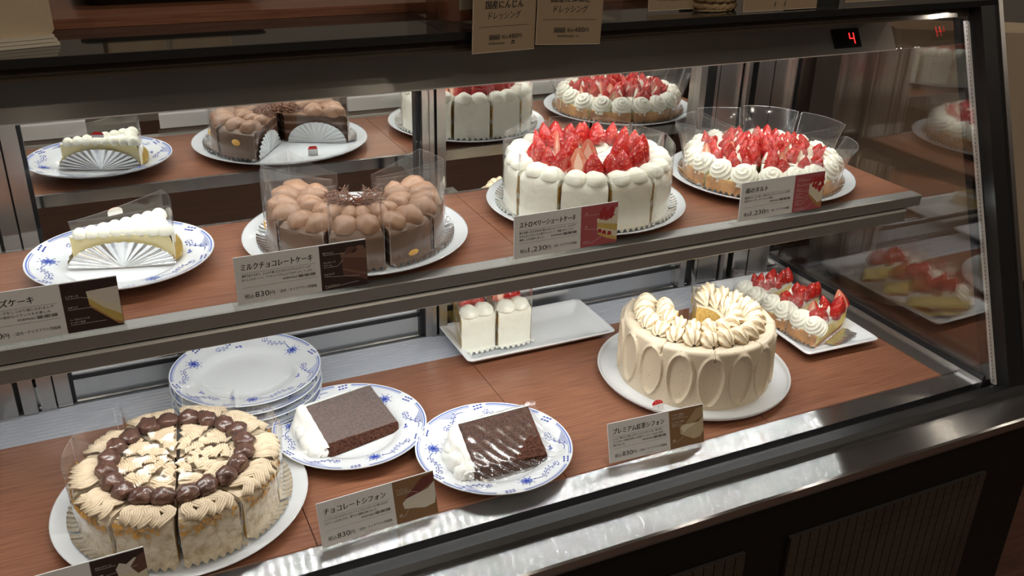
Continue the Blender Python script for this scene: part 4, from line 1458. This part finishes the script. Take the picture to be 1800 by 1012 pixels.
def pic_cheese(b):
    flat(b, [(.1050, .0385), (.1060, .0262), (.1240, .0080), (.1322, .0030), (.1322, .0400)], 'p_yellow')
    flat(b, [(.1050, .0390), (.1055, .0330), (.1180, .0210), (.1322, .0120), (.1322, .0400)], 'p_cream', -.00032)
    flat(b, [(.1050, .0392), (.1180, .0270), (.1322, .0215), (.1322, .0405), (.1200, .0400)], 'p_white', -.00034)
    flat(b, [(.1055, .0270), (.1066, .0230), (.1280, .0030), (.1322, .0022), (.1322, .0042), (.1250, .0072)], 'p_crust', -.00034)


def pic_choc(b):
    flat(b, [(.1052, .0390), (.1075, .0140), (.1270, .0080), (.1322, .0060), (.1322, .0380)], 'p_choc')
    flat(b, [(.1052, .0392), (.1058, .0340), (.1322, .0300), (.1322, .0400)], 'p_choc2', -.00032)
    flat(b, [(.1068, .0225), (.1070, .0200), (.1322, .0110), (.1322, .0135)], 'p_choc2', -.00032)
    for x, z, r in ((.1115, .0405, .0045), (.1180, .0410, .0050), (.1255, .0405, .0058), (.1300, .0360, .0022)):
        flat(b, [(x + r * math.cos(q * .7), z + r * .75 * math.sin(q * .7)) for q in range(9)], 'p_choc2' if x > .12 else 'p_brown', -.00034)
    flat(b, [(.1090, .0385), (.1160, .0370), (.1215, .0440), (.1130, .0445)], 'p_choc', -.00036)


def pic_short(b):
    flat(b, [(.1048, .0335), (.1060, .0150), (.1180, .0080), (.1322, .0036), (.1322, .0360), (.1180, .0290)], 'p_cream')
    flat(b, [(.1053, .0280), (.1056, .0225), (.1322, .0150), (.1322, .0230)], 'p_yellow', -.00032)
    flat(b, [(.1060, .0160), (.1062, .0140), (.1190, .0075), (.1322, .0036), (.1322, .0075)], 'p_yellow', -.00032)
    for x, z in ((.1090, .0190), (.1150, .0165), (.1220, .0145)):
        flat(b, [(x - .003, z - .003), (x + .003, z - .004), (x + .002, z + .001), (x - .002, z + .0015)], 'p_red', -.00034)
    for x, z, r in ((.1105, .0355, .0050), (.1180, .0355, .0052), (.1245, .0400, .0050), (.1140, .0420, .0040), (.1235, .0335, .0035)):
        flat(b, [(x, z - r), (x + r * .75, z), (x + r * .45, z + r), (x - r * .4, z + r), (x - r * .75, z)], 'p_red', -.00036)
    flat(b, [(.1270, .0360), (.1322, .0340), (.1322, .0440), (.1290, .0430)], 'p_white', -.00038)


def pic_tart(b):
    flat(b, [(.1085, .0370), (.1085, .0215), (.1240, .0090), (.1322, .0070), (.1322, .0400)], 'p_cream')
    flat(b, [(.1085, .0235), (.1086, .0200), (.1180, .0090), (.1260, .0030), (.1322, .0036), (.1322, .0110), (.1250, .0090)], 'p_crust', -.00032)
    for x, z, r in ((.1105, .0390, .0042), (.1160, .0395, .0050), (.1225, .0380, .0055), (.1290, .0390, .0058), (.1200, .0310, .0048), (.1260, .0270, .0050), (.1300, .0320, .0040), (.1150, .0330, .0035)):
        flat(b, [(x, z - r), (x + r * .75, z - .1 * r), (x + r * .45, z + r), (x - r * .4, z + r), (x - r * .75, z)], 'p_red', -.00034)


def pic_chif(b):
    flat(b, [(.0960, .0270), (.1120, .0290), (.1322, .0390), (.1322, .0480), (.1190, .0465), (.1110, .0400)], 'p_sponge')
    flat(b, [(.0930, .0230), (.0945, .0160), (.1060, .0140), (.1180, .0110), (.1300, .0130), (.1322, .0210), (.1322, .0385), (.1240, .0320), (.0980, .0270)], 'p_white', -.00032)
    flat(b, [(.1050, .0150), (.1058, .0215), (.1240, .0270), (.1100, .0200)], 'p_cream', -.00034)
    flat(b, [(.0950, .0200), (.1010, .0225), (.1040, .0185)], 'p_cream', -.00034)


def pic_tea(b):
    flat(b, [(.1060, .0290), (.1180, .0290), (.1322, .0360), (.1322, .0470), (.1230, .0465)], 'p_tea')
    flat(b, [(.0985, .0260), (.0990, .0175), (.1060, .0135), (.1180, .0080), (.1270, .0095), (.1322, .0160), (.1322, .0350), (.1250, .0285), (.1020, .0290)], 'p_tea2', -.00032)
    flat(b, [(.1000, .0250), (.1040, .0190), (.1100, .0230), (.1240, .0280), (.1050, .0285)], 'p_cream', -.00034)


def pic_mont(b):
    flat(b, [(.1060, .0300), (.1080, .0020), (.1322, .0010), (.1322, .0260)], 'p_cream')
    flat(b, [(.1050, .0340), (.1070, .0280), (.1322, .0250), (.1322, .0380), (.1230, .0420), (.1150, .0370), (.1090, .0400)], 'p_white', -.00032)
    flat(b, [(.1180, .0330), (.1240, .0240), (.1322, .0270), (.1322, .0450), (.1260, .0430)], 'p_choc', -.00034)


SZ, SY = H + .0062, .8595
X1 = .0875
price_card('price card with dark brown picture below the cheesecake plate, at the left edge', (-.1260, SY, SZ), 0, 3, 'レアチーズケーキ',
           ['クリームの中にチーズをしっかり感じられるレア', 'まろやかさとコクの絶妙なバランスをお楽しみ'], '830', 'p_brown',
           [(['レアチーズ'], X1, .0355, [(X1, .0343), (.1005, .0343), (.1075, .0320)]), (['スポンジ'], X1, .0245, [(X1, .0233), (.1120, .0233)]),
            (['ヘーゼルナッツの', 'クッキー生地'], X1, .0095, [(X1, .0083), (.1180, .0083)])], pic_cheese, red='※ナッツ使用')
price_card('price card with dark brown picture in front of the milk chocolate cake', (.1120, SY, SZ), 0, 3, 'ミルクチョコレートケーキ',
           ['濃厚でありながら、ふんわり軽い口どけのミルクチョコクリームが', 'おいしさのポイント。アクセントでチョコパフをサンドしています。'], '830', 'p_brown',
           [(['削りチョコ'], X1, .0400, [(X1, .0388), (.1110, .0388)]), (['チョコレート', 'クリーム'], X1, .0268, [(X1, .0256), (.1020, .0256), (.1080, .0320)]),
            (['チョコパフ'], X1, .0170, [(X1, .0158), (.1240, .0120)]), (['チョコスポンジ'], X1, .0042, [(X1, .0030), (.1230, .0060)])], pic_choc)
price_card('price card with rose picture in front of the strawberry shortcake', (.4130, SY, SZ), .6, 3, 'ストロベリーショートケーキ',
           ['苺の甘酸っぱさを存分に楽しめるショートケーキ。ふんわり', 'やわらかいスポンジに苺をサンドして、定番だからこその', '美味しさを追求しました。'], '1,230', 'p_rose',
           [(['苺'], .0900, .0400, [(X1, .0388), (.1085, .0380)]), (['苺'], .0900, .0240, [(X1, .0228), (.1050, .0205)]), (['スポンジ'], X1, .0060, [(X1, .0048), (.0990, .0048), (.1110, .0110)])], pic_short)
price_card('price card with rose picture in front of the strawberry tart', (.7205, SY, SZ), .8, 3, '苺のタルト',
           ['国産苺をたっぷり使って華やかにデコレーションした季節', '限定タルトです。※アーモンド使用'], '1,230', 'p_rose',
           [(['ナパージュ'], X1, .0430, [(X1, .0418), (.1140, .0410)]), (['苺'], X1 + .001, .0360, [(X1, .0348), (.1085, .0355)]), (['スポンジ'], X1, .0290, [(X1, .0278), (.1085, .0270)]),
            (['カスタード', 'クリーム'], X1, .0200, [(X1, .0188), (.0990, .0188), (.1090, .0210)]), (['ストロベリー', 'ジャム'], X1, .0110, [(X1, .0098), (.0980, .0098), (.1080, .0180)]), (['アーモンドタルト'], X1, .0036, [(X1, .0024), (.1050, .0024), (.1150, .0090)])], pic_tart)
price_card('price card with tan picture in front of the tea chiffon cake', (.5125, .7845, .0050), -3, 16, 'プレミアム紅茶シフォン',
           ['しっとり柔らかく焼き上げたシフォンスポンジを、香り高い', 'アールグレイ茶葉を使用した紅茶クリームと、きらめく金粉で', '飾りました。'], '830', 'p_tan',
           [(['アールグレイ茶葉入り', 'シフォンスポンジ'], X1, .0395, [(X1, .0383), (.1100, .0383)]), (['アールグレイ茶葉', '紅茶クリーム'], X1, .0300, [(X1, .0288), (.1020, .0288)]), (['金粉'], X1, .0100, [(X1, .0088), (.0950, .0088), (.1030, .0140)])], pic_tea, note=True)
price_card('price card with tan picture between the chestnut cake and the film-wrapped slice', (.1585, .7770, .0030), 3, 16, 'チョコレートシフォン',
           ['しっとりふわふわのチョコレートシフォンスポンジに軽い口どけ', 'のクリームをまとわせ、華やかな銀粉を飾りました。'], '830', 'p_tan',
           [(['チョコレート', 'シフォンスポンジ'], X1, .0350, [(X1, .0338), (.1045, .0338), (.1120, .0310)]), (['銀粉'], X1, .0090, [(X1, .0078), (.0940, .0078), (.0990, .0150)])], pic_chif, note=True)
price_card('price card with dark brown picture in the bottom left corner, before the chestnut cake', (-.1440, .7690, .0110), 2, 10, 'モンブラン',
           ['国産の栗を使ったマロンクリームを重ねたモンブラン', 'です。'], '830', 'p_brown',
           [(['マロンクリーム'], X1, .0400, [(X1, .0388), (.1060, .0388)]), (['渋皮栗'], X1, .0310, [(X1, .0298), (.1250, .0330)]), (['刻み栗入り', 'マロンクリーム'], X1, .0190, [(X1, .0178), (.1060, .0178)])], pic_mont)

# ------------------------------------------------------------------ things on top of the case
TZ = .503
b = MB(); b.box(-.30, .80, 1.036, 1.39, TZ + .0002, TZ + .0100, 'wood')
tag(link('counter_board', b.mesh('counter_board', False)), 'dark brown wooden board on top of the case carrying a black tray', 'board')
# folded paper bags at the left
t = thing('paper_bag', 'pile of folded beige paper bags at the left end of the case top', 'paper bag', (-.008, .958, TZ), R(12))
b = MB()
pr = [(-.26, 0), (-.012, 0), (-.004, .003), (0, .010), (-.001, .09), (-.012, .11), (-.26, .11)]
for y in (0.0, .075):
    pass
n = len(pr)
a_ = [b.vert((x, 0 + .004 * (z < .004), z + .004)) for x, z in pr]; c_ = [b.vert((x, .085, z + .004)) for x, z in pr]
for i in range(n):
    b.face((a_[i], c_[i], c_[(i + 1) % n], a_[(i + 1) % n]), 'paper')
b.face(a_[::-1], 'paper'); b.face(c_, 'paper')
link('bag_body', b.mesh('bag_body', True, 30), t)
b = MB()
for i in range(3):
    b.box(-.26, .002 - .0015 * i, -.004 + .001 * i, .08, .0003 + .0032 * i, .0030 + .0032 * i, 'paperw')
link('folded_bottom', b.mesh('folded_bottom', False), t)
# black tray and two packets
t = thing('packet_tray', 'shallow black tray with flared rim on the wooden board', 'tray', (.112, 1.185, TZ + .0102))
b = MB(); rings = []
for w, d, z in ((.165, .150, 0), (.195, .180, .016), (.190, .175, .016), (.160, .145, .002)):
    rings.append([b.vert((x, y, z)) for x, y in rrect(w, d, .012)])
n = len(rings[0])
for p, q in zip(rings, rings[1:]):
    for i in range(n):
        b.face((p[i], p[(i + 1) % n], q[(i + 1) % n], q[i]), 'plant')
b.face(rings[-1], 'plant'); b.face(rings[0][::-1], 'plant')
link('tray_body', b.mesh('tray_body', False), t)
for x, y, w, rz, lb in ((.070, 1.150, .062, 6, 'left beige paper packet standing in the black tray'), (.142, 1.152, .066, -5, 'right beige paper packet standing in the black tray')):
    b = MB()
    def pk(u, v):
        an = 2 * PI * u; k = 1 - .18 * v
        x_ = (w / 2) * max(-1, min(1, 1.5 * math.cos(an))) * (1 + .05 * v); y_ = .022 * max(-1, min(1, 1.5 * math.sin(an))) * (1 - .75 * v)
        return (x_, y_ + .001 * math.sin(9 * u * 6 + 5 * v), .0022 + .085 * v)
    b.grid(pk, 40, 10, 'paper', cu=True)
    tag(link('paper_packet', b.mesh('paper_packet'), None, (x, y, TZ + .0102), (0, 0, R(rz))), lb, 'packet', 'beige packets in the tray')
# clear box of dressing bottles
t = thing('acrylic_box', 'clear acrylic box of dressing bottles behind the hanging cards', 'box', (.455, .972, TZ))
for x0, x1, y0, y1, z0, z1 in ((-.100, .100, -.066, .058, .0003, .0035), (-.100, .100, -.0685, -.066, .0003, .075), (-.100, .100, .058, .0605, .0003, .075), (-.1025, -.100, -.0685, .0605, .0003, .075), (.100, .1025, -.0685, .0605, .0003, .075)):
    b = MB(); b.box(x0, x1, y0, y1, z0, z1, 'acrylic'); link('box_wall' if z1 > .01 else 'box_floor', b.mesh('box_wall', False), t)
b = MB()
bp = [(.0003, .0), (.0185, .0), (.0200, .002), (.0200, .075), (.0185, .082), (.009, .095), (.009, .110), (.0003, .110)]
b.lathe(bp, 24, 'sauce'); bm = b.mesh('bottle_body', True, 40)
b = MB(); b.grid(lambda u, v: (.0203 * math.cos(PI * (1.2 + .6 * u)), .0203 * math.sin(PI * (1.2 + .6 * u)), .012 + .05 * v), 10, 1, 'paperw'); lm = b.mesh('bottle_label')
b = MB(); b.lathe([(.0003, .122), (.0100, .122), (.0105, .120), (.0105, .109), (.0093, .109)], 20, 'plant'); cm = b.mesh('bottle_cap', True, 40)
for x, y, rz, lb in ((.385, .960, 40, 'orange brown dressing bottle nearest the left corner of the clear box'), (.388, 1.006, 20, 'orange brown dressing bottle at the left rear of the clear box'),
                     (.432, .945, 10, 'orange brown dressing bottle behind the left hanging card'), (.480, .945, -10, 'orange brown dressing bottle behind the right hanging card'), (.526, .950, -20, 'orange brown dressing bottle at the right end of the clear box')):
    t = thing('dressing_bottle', lb, 'bottle', (x, y, TZ + .0037), R(rz), 'dressing bottles in the clear box')
    link('bottle_body', bm, t); link('bottle_label', lm, t); link('bottle_cap', cm, t)


def kraft(label, loc, rz, roll, w, h, parts, group='kraft cards on the case top', lean=0):
    t = thing('kraft_card', label, 'product card', loc, 0, group)
    t.rotation_euler = (R(lean), R(roll), R(rz))
    b = MB(); b.box(0, w, 0, .0012, 0, h, 'kraft')
    flat(b, [(0, 0), (w, 0), (w, .0005), (0, .0005)], 'kraftedge', -.0002); flat(b, [(0, 0), (.0005, 0), (.0005, h), (0, h)], 'kraftedge', -.0002)
    link('card_panel', b.mesh('card_panel', False), t)
    b = MB(); parts(b)
    if b.v:
        link('lettering', b.mesh('lettering', False), t)
    return t


def dressing(l1, allergy):
    def f(b):
        text(b, l1, .0375, .0445, .0088, 'ink', .0455, 'c', shear=.06); text(b, 'ドレッシング', .0375, .0338, .0084, 'ink', .0385, 'c', shear=.14)
        text(b, l1, .0378, .0445, .0088, 'ink', .0455, 'c', shear=.06, y=-.0005)
        rule(b, .007, .068, .0262, 'darktag', .00022)
        flat(b, [(.0200, .0125), (.0330, .0125), (.0330, .0180), (.0200, .0180)], 'darktag', -.0003)
        text(b, '200ml', .0265, .0135, .0042, 'ink', .0118, 'c', y=-.0005)
        text(b, '税込', .0350, .0133, .0046, 'ink', .0078); text(b, '480', .0432, .0130, .0072, 'ink', .0118); text(b, '円', .0554, .0133, .0050, 'ink', .0044)
        text(b, '特定原材料8品目' + ('：なし' if allergy is None else ''), .0290 if allergy else .0375, .0080, .0027, 'ink', .0195 if allergy else .026, 'c')
        if allergy:
            flat(b, [(.0475, .0074), (.0512, .0074), (.0512, .0112), (.0475, .0112)], 'ink', -.0003); text(b, allergy, .04935, .0080, .0027, 'kraft', .003, 'c', y=-.0005)
    return f


kraft('left kraft card for carrot dressing hanging over the front edge of the case top', (.3728, .8880, .4835), 8, 1.0, .0765, .105, dressing('国産にんじん', '麦'), 'kraft dressing cards')
kraft('right kraft card for onion dressing hanging over the front edge of the case top', (.4490, .8970, .4865), -6, 1.5, .0745, .105, dressing('国産たまねぎ', None), 'kraft dressing cards')
kraft('kraft card standing behind the glass edge between the clear box and the rope basket', (.6210, .9500, .5050), 0, 0, .072, .080, lambda b: text(b, '※アレルゲンは店員にお尋ねください', .036, .0105, .0030, 'ink', .046, 'c'), lean=-4)
def slits(b):
    for x in (.047, .062):
        flat(b, [(x, .004), (x + .0006, .004), (x + .0016, .0100), (x + .0004, .0100)], 'ink'); flat(b, [(x - .002, .0065), (x, .0060), (x, .0066), (x - .002, .0070)], 'ink')
kraft('kraft card with two dark slits right of the rope basket', (.7310, .9160, .5040), 0, 0, .112, .080, slits, lean=-3)
kraft('kraft card third from the right end of the case top', (.9000, .9280, .5062), 0, 0, .0830, .08, lambda b: None, lean=-2)
kraft('rightmost kraft card on the case top', (.9845, .9290, .5070), 0, 0, .0620, .08, lambda b: None, lean=-2)
# rope basket
t = thing('rope_basket', 'small round basket of thick twisted jute rope on the case top', 'basket', (.7150, .9630, TZ))
for i in range(6):
    b = MB(); rr = .030 + .0006 * i
    pth = [(rr * math.cos(2 * PI * q / 40), rr * math.sin(2 * PI * q / 40), .0050 + .0088 * i) for q in range(41)]
    for s in (0, PI):
        b.tube([(x * (1 + .055 * math.cos(q * 1.4 + s)), y * (1 + .055 * math.cos(q * 1.4 + s)), z + .0016 * math.sin(q * 1.4 + s)) for q, (x, y, z) in enumerate(pth)], .0034, 6, 'jute')
    link('rope_coil', b.mesh('rope_coil'), t)
b = MB(); b.tube([(.028, -.012, .003), (.012, -.030, .0015), (-.010, -.034, .0015), (-.026, -.030, .002), (-.034, -.026, .0015)], .0012, 5, 'jute'); link('loose_strand', b.mesh('loose_strand'), t)
b = MB()
b.prism([(0, 0), (.05, 0), (.05, .07), (.004, .07)], 0, .045, 'plant')
tag(link('black_stand', b.mesh('black_stand', False), None, (.852, .935, TZ + .0002)), 'black stand between the slit kraft card and the right kraft cards', 'stand')

# ------------------------------------------------------------------ beyond the right end of the case
b = MB(); b.box(1.55, 3.2, 1.25, 2.3, -.75, -.47, 'walldark')
tag(link('side_counter', b.mesh('side_counter', False)), 'low dark wooden side counter beyond the right end of the case', 'counter')
b = MB()
def bag(u, v):
    an = 2 * PI * u; z = -.40 + .74 * v; sq = lambda q: math.copysign(abs(q) ** .55, q)
    w = .30 * (1 - .34 * max(0, v - .45)) * (.80 + .2 * min(1, v / .22) ** .5); d = .16 * (1 - .5 * v)
    fold = 1 + .14 * noise.noise(Vector((math.cos(an) * 2.2, math.sin(an) * 2.2, v * 2.5))) + .02 * math.sin(an * 9 + 3 * v)
    return (w * sq(math.cos(an)) * fold, d * sq(math.sin(an)) * fold, z + .40)
b.grid(bag, 64, 24, 'cloth', cu=True)
b.grid(lambda u, v: tuple(Vector(bag(u, 0)) * v + Vector((0, 0, 0))), 64, 3, 'cloth', cu=True)
b.grid(lambda u, v: tuple(Vector((bag(u, 1)[0] * v, bag(u, 1)[1] * v, .74 - .02 * (1 - v)))), 64, 3, 'cloth', cu=True)
tag(link('cloth_bag', b.mesh('cloth_bag'), None, (2.17, 1.76, -.4695), (0, 0, R(-28))), 'big soft beige cloth bag seen beyond the right end glass', 'bag')
